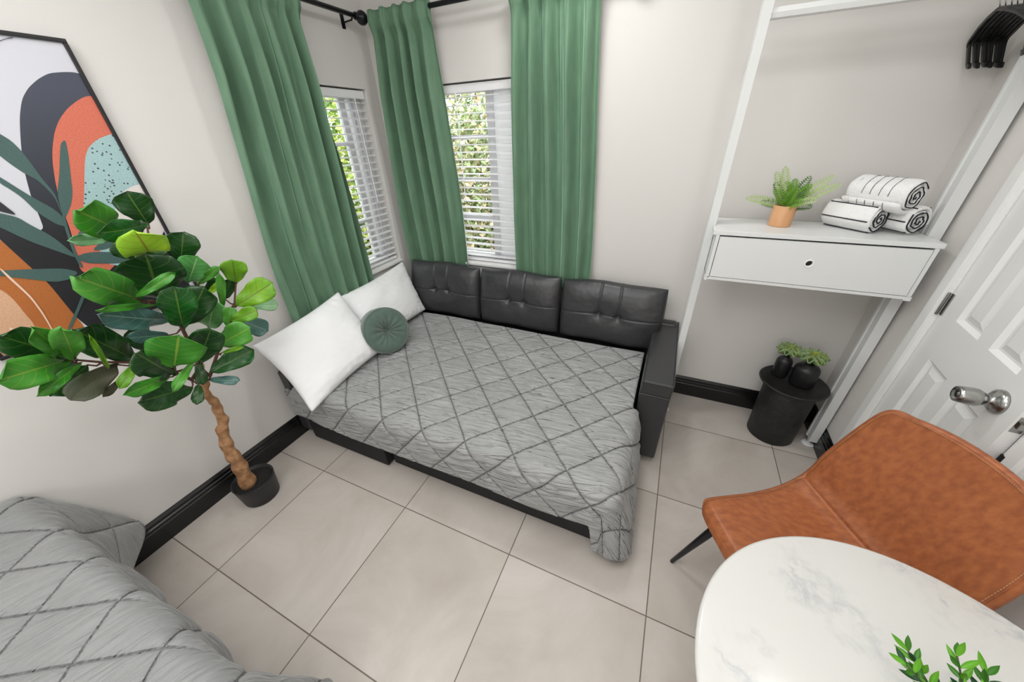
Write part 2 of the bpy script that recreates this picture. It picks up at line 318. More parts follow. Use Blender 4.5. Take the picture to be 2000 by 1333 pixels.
# door leaf
door = bpy.data.objects.new('door_1', None); COL.objects.link(door); door.location = (W + .004, -.4905, .008); door.rotation_euler = (0, 0, -math.radians(4.6)); struct(door)
DW = .588; b = MB()
cols = [0, .108, .262, .330, .484, DW]; rows = [0, .16, .865, 1.035, 1.60, 1.72, 1.93, 2.03]
for i in range(5):
    for j in range(7):
        y0, y1, z0, z1 = cols[i], cols[i + 1], rows[j], rows[j + 1]
        if i in (1, 3) and j in (1, 3, 5):
            # raised panel: sloping moulding, groove, bevelled field
            rings = [(0, 0), (.014, .011), (.022, .011), (.045, .003)]
            vs = []
            for ins, dp in rings: vs += [(dp, -(y0 + ins), z0 + ins), (dp, -(y1 - ins), z0 + ins), (dp, -(y1 - ins), z1 - ins), (dp, -(y0 + ins), z1 - ins)]
            fs = []
            for r in range(3):
                for k in range(4): fs.append((r * 4 + k, r * 4 + (k + 1) % 4, r * 4 + 4 + (k + 1) % 4, r * 4 + 4 + k))
            fs.append((12, 13, 14, 15)); b.add(vs, fs)
        else: b.add([(0, -y0, z0), (0, -y1, z0), (0, -y1, z1), (0, -y0, z1)], [(0, 1, 2, 3)])
b.add([(0, 0, 0), (0, -DW, 0), (0, -DW, 2.03), (0, 0, 2.03), (.035, 0, 0), (.035, -DW, 0), (.035, -DW, 2.03), (.035, 0, 2.03)], [(4, 5, 6, 7), (0, 1, 5, 4), (1, 2, 6, 5), (2, 3, 7, 6), (3, 0, 4, 7)])
o = b.build('door_panel', M_white, door)
for z in (.29, 1.06, 1.82):
    b = MB(); b.box((-.004, -.016, z - .045), (0, .0, z + .045)); b.box((-.014, -.001, z - .045), (-.010, .022, z + .045)); b.tube([(-.011, .002, z - .047), (-.011, .002, z + .047)], .0045, 8)
    h = b.build('hinge', M_steel, door); h['label'] = 'brushed steel hinge'
Mk = Matrix.Translation((0, -.505, .945)) @ Matrix.Rotation(-math.pi / 2, 4, 'Y')
b = MB(); b.lathe([(.039, 0), (.039, .004), (.037, .010), (.028, .017), (.014, .021), (.014, .032), (.021, .037), (.028, .050), (.0285, .062), (.0265, .084), (.0245, .094), (.021, .096), (.018, .090), (.007, .088), (.007, .091), (0.0, .091)], 40, M=Mk)
kn = b.build('door_knob', M_steel, door, smooth=True)
b = MB(); b.box((.006, -DW - .0015, .90), (.03, -DW + .001, .955)); b.box((.011, -DW - .012, .917), (.025, -DW, .937)); b.build('latch', M_steel, door)
# ------------------------------------------------------------ windows
def glassmat():
    m = bpy.data.materials.new('window_glass'); m.use_nodes = True; nt = m.node_tree; nt.nodes.remove(nt.nodes['Principled BSDF'])
    t = nt.nodes.new('ShaderNodeBsdfTransparent'); g = nt.nodes.new('ShaderNodeBsdfGlossy'); g.inputs['Roughness'].default_value = .02; mx = nt.nodes.new('ShaderNodeMixShader')
    lw = nt.nodes.new('ShaderNodeLayerWeight'); lw.inputs[0].default_value = .15; nt.links.new(lw.outputs['Fresnel'], mx.inputs[0]); nt.links.new(t.outputs[0], mx.inputs[1]); nt.links.new(g.outputs[0], mx.inputs[2])
    nt.links.new(mx.outputs[0], nt.nodes['Material Output'].inputs[0]); return m
M_glass = glassmat()
def frost():
    m = bpy.data.materials.new('frosted_white_panel'); m.use_nodes = True; nt = m.node_tree; nt.nodes.remove(nt.nodes['Principled BSDF']); t = nt.nodes.new('ShaderNodeBsdfTranslucent'); d = nt.nodes.new('ShaderNodeBsdfDiffuse'); mx = nt.nodes.new('ShaderNodeMixShader')
    t.inputs[0].default_value = (.95, .95, .96, 1); d.inputs[0].default_value = (.93, .93, .93, 1); mx.inputs[0].default_value = .5; nt.links.new(d.outputs[0], mx.inputs[1]); nt.links.new(t.outputs[0], mx.inputs[2]); nt.links.new(mx.outputs[0], nt.nodes['Material Output'].inputs[0]); return m
M_frost = frost()
def window(name, fn, a0, a1, wide0, wide1, bars):   # fn(a,z,d) d positive = outward
    root = bpy.data.objects.new(name, None); COL.objects.link(root); struct(root)
    def bx(b, u0, u1, z0, z1, d0, d1): b.prism([(u0, z0), (u1, z0), (u1, z1), (u0, z1)], d0, d1, fn)
    z0, z1 = .835, 2.0; b = MB()
    bx(b, a0, a0 + .045, z0, z1, .08, .14); bx(b, a1 - .045, a1, z0, z1, .08, .14); bx(b, a0, a1, z0, z0 + .05, .08, .14); bx(b, a0, a1, z1 - .05, z1, .08, .14)
    bx(b, wide0, wide0 + .05, z0, z1, .092, .122); bx(b, wide1 - .04, wide1, z0, z1, .085, .14)
    b.build('window_frame', M_frame_win, root, bevel=.003)
    b = MB(); bx(b, wide0 + .05, wide1 - .02, z0 + .04, z1 - .04, .104, .107); b.build('frosted_panel', M_frost, root)
    b = MB()
    for z in bars: bx(b, a0 + .045, wide0, z - .013, z + .013, .09, .125) if wide0 - a0 > .2 else bx(b, wide1, a1 - .045, z - .013, z + .013, .09, .125)
    b.build('muntin', M_frame_win, root)
    b = MB(); bx(b, a0 + .04, a1 - .04, z0 + .04, z1 - .04, .108, .112); b.build('pane', M_glass, root)
    b = MB(); bx(b, a0 - .0, a1 + .0, z0 - .02, z0 + .001, -.025, .08); b.build('window_sill', M_white, root, bevel=.004)
window('window_1', lambda a, z, d: (-d, a, z), WL[0], WL[1], -.285, -.15, [1.18, 1.69])
window('window_2', lambda a, z, d: (a, d, z), WB[0], WB[1], .80, 1.02, [1.165, 1.43, 1.70])
def blind(label, fn, a0, a1, loc):
    t = thing('window_blind', label, 'blind', loc, 'white slatted window blinds')
    def f(a, z, d): p = fn(a, z, d); return (p[0] - loc[0], p[1] - loc[1], p[2] - loc[2])
    b = MB(); b.prism([(-.004, 1.945), (-.004, 1.992), (.052, 1.992), (.052, 1.945)], a0, a1, lambda d, z, a: f(a, z, d)); b.build('headrail', M_slat, t, bevel=.004)
    b = MB(); n = 24; tl = .04
    for i in range(n):
        z = 1.925 - i * .0452
        pr = []
        for s_, h in ((-1, 0), (-.5, .0035), (0, .0045), (.5, .0035), (1, 0)): pr.append((.024 + s_ * .024 * math.cos(tl), z + h + s_ * .024 * math.sin(tl)))
        pr += [(d, zz - .0022) for d, zz in pr[::-1]]
        b.prism(pr, a0 + .004, a1 - .004, lambda d, zz, a: f(a, zz, d))
    b.build('slats', M_slat, t)
    b = MB(); b.prism([(.006, .842), (.006, .862), (.042, .862), (.042, .842)], a0 + .004, a1 - .004, lambda d, z, a: f(a, z, d)); b.build('bottom_rail', M_slat, t, bevel=.003)
    b = MB()
    for q in (.13, .5, .87):
        a = a0 + (a1 - a0) * q
        for d in (-.0015, .0495): b.tube([f(a, 1.95, d), f(a, .86, d)], .0012, 5)
    b.build('ladder_cord', M_slat, t)
    a = a1 - .1 if a0 < 0 else a0 + .30
    b = MB(); b.tube([f(a, 1.95, -.012), f(a, 1.3, -.014)], .0035, 6); b.build('tilt_wand', M_slat, t)
blind('white slatted blind in the window on the picture wall', lambda a, z, d: (-d - .022, a, z), WL[0] + .006, WL[1] - .008, (0, -.53, 1.99))
blind('white slatted blind in the window behind the sofa bed back', lambda a, z, d: (a, d + .022, z), WB[0] + .006, WB[1] - .006, (.8, 0, 1.99))
# ------------------------------------------------------------ outside: ground and shrubs
M_ground = mat('garden_ground', '8c8a78', .95, col2='a39d86', noise_scale=2)
b = MB(); b.box((-9, -6, -.35), (8, 9, -.25)); struct(b.build('ground', M_ground))
def shrub(name, label, c, rx, ry, rz, n, cols, seed, group='shrubs outside the windows', ls=.07):
    rnd = random.Random(seed); t = thing(name, label, 'shrub', (c[0], c[1], -.25), group)
    b = MB()
    for k in range(7):
        a = rnd.uniform(0, 6.28); b.tube([(0, 0, 0), (.3 * rx * math.cos(a), .3 * ry * math.sin(a), c[2] * .6 + .25), (.75 * rx * math.cos(a), .75 * ry * math.sin(a), c[2] + .25 + rnd.uniform(-.3, .7) * rz)], [.03, .02, .008], 6)
    b.build('stem', M_stem, t, smooth=True)
    b = MB()
    for k in range(n):
        while True:
            p = Vector((rnd.uniform(-1, 1), rnd.uniform(-1, 1), rnd.uniform(-1, 1)))
            if .25 < p.length < 1: break
        p = Vector((p.x * rx, p.y * ry, p.z * rz + c[2] + .25)); l = rnd.uniform(.6, 1.3) * ls
        d = Vector((rnd.uniform(-1, 1), rnd.uniform(-1, 1), rnd.uniform(-.5, 1))).normalized(); s_ = d.orthogonal().normalized(); s_.rotate(Matrix.Rotation(rnd.uniform(0, 6.28), 3, d))
        nrm = d.cross(s_) * l * .12
        b.add([p, p + d * l * .5 + s_ * l * .3 + nrm, p + d * l, p + d * l * .5 - s_ * l * .3 + nrm], [(0, 1, 2), (0, 2, 3)], rnd.randrange(len(cols)))
    b.build('foliage', cols, t)
G1 = [mat('shrub_leaf_yellow', 'd8dd7c', .6), mat('shrub_leaf_light', 'bfd374', .6), mat('shrub_leaf_green', '93b35c', .6), mat('shrub_leaf_dark', '71925a', .6)]
G2 = [mat('hedge_leaf_olive', 'c4c79c', .6), mat('hedge_leaf_tan', 'dcc9a6', .6), mat('hedge_leaf_green', 'a0b883', .6), mat('hedge_leaf_dark', '83966f', .6)]
shrub('shrub', 'yellow-green shrub outside the window on the picture wall', (-1.75, .95, 1.15), .7, .95, 1.15, 6500, G1, 1, ls=.085)
shrub('shrub', 'light green shrub low outside the window on the picture wall, further left', (-1.75, -1.3, .9), .7, .9, .9, 1500, G1, 2)
shrub('shrub', 'olive and tan hedge outside the window behind the sofa bed back', (-.35, 2.15, .95), 1.0, .6, 1.1, 8000, G2, 3, ls=.085)
shrub('shrub', 'green shrub outside right of the hedge behind the back window', (1.75, 2.2, .5), .9, .6, .7, 1500, G2, 4)
shrub('shrub', 'tall sparse leafy tree beyond the hedge outside the back window', (-1.2, 4.2, 2.0), 1.3, .8, 1.0, 1200, G2, 5, ls=.14)
# ------------------------------------------------------------ curtain rods
def rod(label, pts, fin, loc, brk, wallp):
    t = thing('curtain_rod', label, 'curtain rod', loc, 'black curtain rods'); L = Vector(loc)
    P = [Vector(p) - L for p in pts]; b = MB(); b.tube(P, .0125, 16); b.build('pole', M_metalblack, t, smooth=True)
    d = (P[0] - P[1]).normalized(); b = MB(); rot = d.to_track_quat('Z', 'Y').to_matrix().to_4x4()
    b.lathe([(.0135, -.015), (.019, -.012), (.019, -.004), (.012, 0), (.012, .006), (.02, .01)] + [(.036 * math.sin(a), .042 - .036 * math.cos(a)) for a in [.6 + i * .25 for i in range(10)]] + [(.004, .078), (0, .078)], 28, M=Matrix.Translation(P[0]) @ rot)
    b.build('finial', M_metalblack, t, smooth=True)
    for q, wp in zip(brk, wallp):
        q = Vector(q) - L; wp = Vector(wp) - L; b = MB(); dn = (wp - q).normalized()
        b.tube([q + Vector((0, 0, -.014)), q + Vector((0, 0, -.022)) + dn * .01, wp + Vector((0, 0, -.022))], .005, 8)
        a = wp; s_ = dn.cross(Vector((0, 0, 1))) * .012
        b.add([a + s_ + Vector((0, 0, .02)), a - s_ + Vector((0, 0, .02)), a - s_ - Vector((0, 0, .05)), a + s_ - Vector((0, 0, .05)), a + s_ - dn * .004 + Vector((0, 0, .02)), a - s_ - dn * .004 + Vector((0, 0, .02)), a - s_ - dn * .004 - Vector((0, 0, .05)), a + s_ - dn * .004 - Vector((0, 0, .05))], [(0, 1, 2, 3), (4, 7, 6, 5), (0, 4, 5, 1), (1, 5, 6, 2), (2, 6, 7, 3), (3, 7, 4, 0)])
        b.build('bracket', M_metalblack, t)
rod('black curtain rod with ball finial above the window on the picture wall', [(.1, -.17, 2.345), (.1, -1.28, 2.345)], None, (.0, -.7, 2.345), [(.1, -.21, 2.345), (.1, -1.2, 2.345)], [(0, -.19, 2.345), (0, -1.2, 2.345)])
rod('black curtain rod above the window behind the sofa bed back', [(1.66, -.1, 2.345), (.14, -.1, 2.345)], None, (.85, 0, 2.345), [(.5, -.1, 2.345), (1.62, -.1, 2.345)], [(.5, 0, 2.345), (1.62, 0, 2.345)])
# ------------------------------------------------------------ curtains
def curtain(label, fn, top, bot, z0, z1, folds, seed, loc, hems=()):
    # fn(a, d, z): a along the rod, d out from the wall
    rnd = random.Random(seed); L = Vector(loc); nu, nv = folds * 28, 70
    ph = [rnd.uniform(-.5, .5) for _ in range(folds + 2)]; am = [rnd.uniform(.65, 1.25) for _ in range(folds + 2)]; wd = [rnd.uniform(.75, 1.3) for _ in range(folds)]
    tot = sum(wd); cum = [0]
    for q in wd: cum.append(cum[-1] + q / tot)
    def fold(u, v):
        x = 0
        for k in range(folds):
            if u <= cum[k + 1] + 1e-9: x = k + (u - cum[k]) / (cum[k + 1] - cum[k]); break
        k = min(int(x), folds - 1); A = am[k] * (1 - (x - k)) + am[k + 1] * (x - k)
        s_ = math.sin(2 * math.pi * x + ph[k] * 0 + .6 * math.sin(3 * v + k))
        s_ = math.copysign(abs(s_) ** .8, s_)
        return x, A * s_
    def side(dth):
        def f(u, v):
            x, s_ = fold(u, v); z = z1 + (z0 - z1) * v
            sp = sm(v * 1.15) ; a = (top[0] + (top[1] - top[0]) * u) * (1 - sp) + (bot[0] + (bot[1] - bot[0]) * u) * sp
            dz = z1 - z
            amp = (.016 + .038 * min(1, v * 4)) * (1 + .25 * noise.noise(Vector((u * 5, v * 2, seed))))
            if dz < .075: amp *= .45 + .35 * abs(math.sin(dz * 30))
            tp = 1 - sm((dz - .06) / .05); fine = .004 * noise.noise(Vector((u * 30, v * 5, seed + 5))) * (2.2 if dz < .16 else .6)
            d = .1 - .042 * sm(v * 1.1) + amp * s_ * (1 - .3 * v) + fine + (dth if dth > 0 else dth - .034 * tp) + tp * (.019 + .7 * amp)
            if dth < 0 and u < .5: a_off = -.001 * (1 - sm(u * 12))
            else: a_off = 0
            a += a_off + .006 * math.cos(2 * math.pi * x) * v + .004 * noise.noise(Vector((u * 9, v * 4, seed + 9)))
            if dz < .075 and s_ > 0: z += .006 * s_
            p = Vector(fn(a, d, z)); return p - L
        return f
    b = MB(); F = side(.0015); Bk = side(-.0015)
    b.grid(nu, nv, F, 0); b.grid(nu, nv, Bk, 1, flip=True)
    n1 = (nu + 1) * (nv + 1); fs = []
    for j in range(nv):
        for i in (0, nu): a = j * (nu + 1) + i; c = a + nu + 1; fs.append((a, c, n1 + c, n1 + a))
    for i in range(nu):
        for j in (0, nv): a = j * (nu + 1) + i; fs.append((a, a + 1, n1 + a + 1, n1 + a))
    b.f += fs; b.mi += [0] * len(fs)
    o = mesh_obj('curtain', b.v, b.f, [M_velvet, M_lining], None, True, b.mi, b.uv); o.location = loc
    return tag(o, label, 'curtain', 'green velvet curtains')
curtain('wide green velvet curtain on the picture wall, left of its window', lambda a, d, z: (d, a, z), (-1.12, -.575), (-1.21, -.535), .74, 2.372, 6, 11, (.1, -.85, 2.345))
curtain('green velvet curtain nearest the room corner, between the two windows', lambda a, d, z: (a, -d, z), (.145, .575), (.055, .63), .74, 2.37, 5, 5, (.36, -.1, 2.345))
curtain('green velvet curtain right of the back window, behind the sofa bed', lambda a, d, z: (a, -d, z), (1.078, 1.548), (1.048, 1.60), .74, 2.37, 5, 23, (1.33, -.1, 2.345))
# ------------------------------------------------------------ framed picture
ARTC = {'art_bg': 'd4d4dc', 'art_navy': '3c3f49', 'art_orange': 'b56a34', 'art_peach': 'd9ab8a', 'art_coral': 'd4715a', 'art_teal': 'a3c2c3', 'art_cream': 'e2dad6', 'art_leaf': '48625f', 'art_line': 'ecc9b0'}
ARTM = {k: mat(k, v, .55, col2=None) for k, v in ARTC.items()}
def speck(m, base, dot, scale, th, grain=.25):
    nt = m.node_tree; b_ = nt.nodes['Principled BSDF']; tc = nt.nodes.new('ShaderNodeTexCoord'); v = nt.nodes.new('ShaderNodeTexVoronoi'); v.inputs['Scale'].default_value = scale; nt.links.new(tc.outputs['Object'], v.inputs['Vector'])
    l = nt.nodes.new('ShaderNodeMath'); l.operation = 'LESS_THAN'; nt.links.new(v.outputs['Distance'], l.inputs[0]); l.inputs[1].default_value = th
    n = nt.nodes.new('ShaderNodeTexNoise'); n.inputs['Scale'].default_value = 220; nt.links.new(tc.outputs['Object'], n.inputs['Vector'])
    h = nt.nodes.new('ShaderNodeMix'); h.data_type = 'RGBA'; nt.links.new(n.outputs['Fac'], h.inputs['Factor']); c = lin(base); h.inputs['A'].default_value = tuple(x * (1 - grain) for x in c[:3]) + (1,); h.inputs['B'].default_value = tuple(min(1, x * (1 + grain)) for x in c[:3]) + (1,)
    mx = nt.nodes.new('ShaderNodeMix'); mx.data_type = 'RGBA'; nt.links.new(l.outputs[0], mx.inputs['Factor']); nt.links.new(h.outputs['Result'], mx.inputs['A']); mx.inputs['B'].default_value = lin(dot); nt.links.new(mx.outputs['Result'], b_.inputs['Base Color'])
speck(ARTM['art_teal'], ARTC['art_teal'], '3b4048', 75, .22); speck(ARTM['art_peach'], ARTC['art_peach'], 'f0dcc8', 40, .12); speck(ARTM['art_coral'], ARTC['art_coral'], 'd4715a', 30, .0, .3); speck(ARTM['art_orange'], ARTC['art_orange'], 'b56a34', 30, 0, .25); speck(ARTM['art_leaf'], ARTC['art_leaf'], '48625f', 30, 0, .2)
pic = thing('framed_picture', 'large framed abstract print of arches and leaves on the wall behind the plant', 'picture', (0, -1.85, 1.10))
py0, py1, pz0, pz1 = -2.163, -1.533, 1.10, 2.045; PL = Vector(pic.location)
b = MB(); fw = .012
for (a0, a1, c0, c1) in ((py0, py1, pz1 - fw, pz1), (py0, py1, pz0, pz0 + fw), (py0, py0 + fw, pz0 + fw, pz1 - fw), (py1 - fw, py1, pz0 + fw, pz1 - fw)): b.box((.001, a0, c0), (.03, a1, c1))
b.build('frame', mat('black_frame', '232224', .35), pic, off=PL, bevel=.0015)
b = MB(); b.box((.001, py0 + fw, pz0 + fw), (.022, py1 - fw, pz1 - fw), 0)
keys = list(ARTC); rect = (py0 + fw, py1 - fw, pz0 + fw, pz1 - fw)
def clip(P, r):
    def cl(P, ins, inter):
        o = []
        for i in range(len(P)):
            a, c = P[i - 1], P[i]
            if ins(c):
                if not ins(a): o.append(inter(a, c))
                o.append(c)
            elif ins(a): o.append(inter(a, c))
        return o
    for ax, lim, sg in ((0, r[0], 1), (0, r[1], -1), (1, r[2], 1), (1, r[3], -1)):
        ins = lambda p: sg * (p[ax] - lim) >= 0
        def inter(a, c):
            t = (lim - a[ax]) / (c[ax] - a[ax]); return tuple(a[k] + (c[k] - a[k]) * t for k in (0, 1))
        P = cl(P, ins, inter)
        if not P: return P
    return P
def smooth_poly(P, it=2):
    for _ in range(it):
        Q = []
        for i in range(len(P)):
            a, c = P[i], P[(i + 1) % len(P)]
            if (a[0] - c[0]) ** 2 + (a[1] - c[1]) ** 2 < 1e-6: Q.append(a); continue
            Q += [tuple(.8 * a[k] + .2 * c[k] for k in (0, 1)), tuple(.2 * a[k] + .8 * c[k] for k in (0, 1))]
        P = Q
    return P
ART = [
 ('art_navy', [(-1.526, 1.941), (-1.552, 1.952), (-1.583, 1.95), (-1.622, 1.943), (-1.657, 1.924), (-1.693, 1.897), (-1.723, 1.865), (-1.753, 1.816), (-1.78, 1.76), (-1.805, 1.704), (-1.827, 1.646), (-1.849, 1.573), (-1.857, 1.528), (-1.87, 1.472), (-1.92, 1.487), (-1.953, 1.511), (-1.974, 1.532), (-1.982, 1.517), (-1.974, 1.471), (-1.956, 1.359), (-1.946, 1.307), (-1.944, 1.175), (-1.941, 1.149), (-1.919, 1.059), (-1.578, 0.869), (-1.55, 1.357)]) ,
 ('art_orange', [(-1.994, 1.551), (-1.974, 1.471), (-1.956, 1.359), (-1.946, 1.307), (-1.944, 1.175), (-1.94, 1.124), (-1.96, 1.008), (-2.015, 0.865), (-2.352, 1.12), (-2.109, 1.573)]) ,
 ('art_peach', [(-2.076, 1.394), (-2.051, 1.321), (-2.044, 1.303), (-2.041, 1.267), (-2.043, 1.222), (-2.042, 1.187), (-2.056, 1.135), (-2.083, 1.061), (-2.131, 0.952), (-2.352, 1.12), (-2.185, 1.431)]) ,
 ('art_coral', [(-1.469, 1.888), (-1.555, 1.884), (-1.584, 1.871), (-1.626, 1.844), (-1.664, 1.81), (-1.695, 1.772), (-1.726, 1.721), (-1.745, 1.682), (-1.766, 1.629), (-1.782, 1.581), (-1.797, 1.523), (-1.812, 1.453), (-1.838, 1.373), (-1.856, 1.309), (-1.79, 1.275), (-1.537, 1.505)]) ,
 ('art_teal', [(-1.537, 1.763), (-1.554, 1.762), (-1.594, 1.748), (-1.629, 1.725), (-1.651, 1.699), (-1.67, 1.667), (-1.718, 1.572), (-1.746, 1.522), (-1.756, 1.468), (-1.764, 1.412), (-1.775, 1.354), (-1.772, 1.312), (-1.647, 1.271), (-1.504, 1.457)]) ,
 ('art_cream', [(-1.526, 1.584), (-1.557, 1.586), (-1.611, 1.566), (-1.646, 1.529), (-1.662, 1.505), (-1.678, 1.451), (-1.678, 1.39), (-1.61, 1.35), (-1.522, 1.417)]) ,
 ('art_leaf', [(-1.82, 1.769), (-1.806, 1.749), (-1.799, 1.72), (-1.796, 1.682), (-1.795, 1.633), (-1.788, 1.586), (-1.799, 1.535), (-1.805, 1.515), (-1.794, 1.574), (-1.806, 1.63), (-1.825, 1.652), (-1.842, 1.685), (-1.851, 1.708), (-1.861, 1.729), (-1.834, 1.791)]) ,
 ('art_leaf', [(-1.683, 1.747), (-1.697, 1.738), (-1.719, 1.699), (-1.748, 1.643), (-1.783, 1.585), (-1.805, 1.515), (-1.807, 1.498), (-1.77, 1.54), (-1.745, 1.58), (-1.723, 1.635), (-1.697, 1.698), (-1.682, 1.741)]) ,
 ('art_leaf', [(-1.894, 1.666), (-1.882, 1.649), (-1.863, 1.614), (-1.841, 1.575), (-1.815, 1.538), (-1.806, 1.505), (-1.812, 1.473), (-1.834, 1.488), (-1.857, 1.532), (-1.867, 1.585), (-1.879, 1.611), (-1.891, 1.631)]) ,
 ('art_leaf', [(-1.961, 1.558), (-1.935, 1.546), (-1.905, 1.526), (-1.892, 1.499), (-1.862, 1.453), (-1.842, 1.384), (-1.842, 1.365), (-1.873, 1.399), (-1.914, 1.443), (-1.94, 1.48), (-1.956, 1.505), (-1.976, 1.529)]) ,
 ('art_leaf', [(-2.053, 1.379), (-2.022, 1.377), (-1.984, 1.368), (-1.915, 1.349), (-1.886, 1.339), (-1.859, 1.316), (-1.892, 1.299), (-1.929, 1.301), (-1.961, 1.321), (-2.008, 1.349), (-2.03, 1.362)]) ,
 ('art_leaf', [(-1.838, 1.373), (-1.796, 1.377), (-1.72, 1.353), (-1.7, 1.326), (-1.733, 1.31), (-1.823, 1.338), (-1.841, 1.359)]) ,
 ('art_leaf', [(-1.794, 1.38), (-1.74, 1.412), (-1.709, 1.418), (-1.717, 1.383), (-1.757, 1.374)]) ,
 ('art_leaf', [(-1.825, 1.4), (-1.79, 1.438), (-1.762, 1.47), (-1.777, 1.467), (-1.817, 1.426)]) ,
 ('art_leaf', [(-1.803, 1.524), (-1.802, 1.506), (-1.815, 1.463), (-1.834, 1.382), (-1.841, 1.33), (-1.849, 1.327), (-1.843, 1.381), (-1.824, 1.461)]) ,
 ('art_leaf', [(-1.89, 1.238), (-1.881, 1.234), (-1.936, 1.171), (-1.972, 1.133), (-1.987, 1.119), (-1.979, 1.137), (-1.934, 1.186)]) ,
 ('art_line', [(-2.017, 1.386), (-2.012, 1.352), (-2.007, 1.312), (-2.003, 1.276), (-2.005, 1.22), (-2.012, 1.163), (-2.025, 1.095), (-2.047, 1.038), (-2.05, 1.04), (-2.029, 1.095), (-2.016, 1.16), (-2.01, 1.215), (-2.008, 1.271), (-2.012, 1.306), (-2.018, 1.347), (-2.02, 1.38)]) ,
 ('art_navy', [(-1.931, 1.595), (-1.918, 1.579), (-1.914, 1.565), (-1.904, 1.534), (-1.916, 1.54), (-1.932, 1.551), (-1.948, 1.562)]) ,
 ('art_navy', [(-1.706, 2.009), (-1.691, 2.018), (-1.674, 2.026), (-1.657, 2.032), (-1.658, 2.029), (-1.675, 2.024), (-1.693, 2.015), (-1.708, 2.005)]) ,
]
def ink_gradient(m, lo, hi, z0, z1):
    nt = m.node_tree; tc = nt.nodes.new('ShaderNodeTexCoord'); sp = nt.nodes.new('ShaderNodeSeparateXYZ'); nt.links.new(tc.outputs['Object'], sp.inputs[0]); mr = nt.nodes.new('ShaderNodeMapRange'); mr.inputs['From Min'].default_value = z0; mr.inputs['From Max'].default_value = z1; nt.links.new(sp.outputs['Z'], mr.inputs['Value'])
    mx = nt.nodes.new('ShaderNodeMix'); mx.data_type = 'RGBA'; nt.links.new(mr.outputs[0], mx.inputs['Factor']); mx.inputs['A'].default_value = lin(lo); mx.inputs['B'].default_value = lin(hi); nt.links.new(mx.outputs['Result'], nt.nodes['Principled BSDF'].inputs['Base Color'])
ink_gradient(ARTM['art_navy'], '232227', '484c5a', .35, .8)
from mathutils.geometry import tessellate_polygon
for i, (k, P) in enumerate(ART):
    P = clip(smooth_poly(P), rect)
    if len(P) < 3: continue
    x = .0222 + i * .00018; v = [Vector((x, p[0], p[1])) for p in P]
    tr = tessellate_polygon([v]); b.add(v, [tuple(t) for t in tr], keys.index(k))
o = mesh_obj('print', [Vector(p) - PL for p in b.v], b.f, [ARTM[k] for k in keys], pic, False, b.mi)
# ------------------------------------------------------------ sofa bed
sofa = thing('sofa_bed', 'black leather sofa bed opened out in the room corner', 'sofa bed', (1.12, -.7, 0)); SL = Vector(sofa.location)
def sbox(name, a, c, m, bev=.012, par=sofa): b = MB(); b.box(a, c); return b.build(name, m, par, bevel=bev, seg=3, off=SL)
sbox('base', (.05, -.74, .035), (2.06, -.02, .30), M_basefab)
sbox('backrest', (.03, -.10, .035), (2.215, -.02, .60), M_leather, .025)
arm = MB(); arm.prism([(2.066, .04), (2.212, .04), (2.216, .50), (2.222, .585), (2.066, .585), (2.060, .50)], -.765, -.012, lambda x, z, d: (x, d, z)); arm = arm.build('armrest', M_leather, sofa, bevel=.014, seg=3, off=SL)
b = MB(); b.tube([(2.064, -.767, .50), (2.14, -.7685, .503), (2.217, -.767, .50)], .003, 6); b.tube([(2.072, -.767, .583), (2.216, -.767, .583)], .0035, 6); b.tube([(2.218, -.76, .583), (2.218, -.02, .583)], .003, 6); b.build('seam', M_leather, arm, off=SL)
la = MB(); la.prism([(.018, .05), (.105, .05), (.105, .52), (.018, .52)], -1.385, -.12, lambda x, z, d: (x, d, z)); la.build('armrest', M_leather, sofa, bevel=.014, seg=3, off=SL)
sbox('chaise_box', (.125, -1.388, .012), (.755, -.742, .34), M_basefab, .006)
sbox('pull_out_box', (.775, -1.352, .012), (2.035, -.742, .34), M_basefab, .006)
sbox('mattress', (.115, -1.36, .345), (2.045, -.21, .425), M_leather, .03)
for x, y in ((2.17, -.70), (2.17, -.08), (.08, -1.33), (.08, -.1)):
    b = MB(); b.lathe([(.018, 0), (.024, .045)], 16, c=(x, y)); b.build('foot', M_steel, sofa, off=SL, smooth=True)
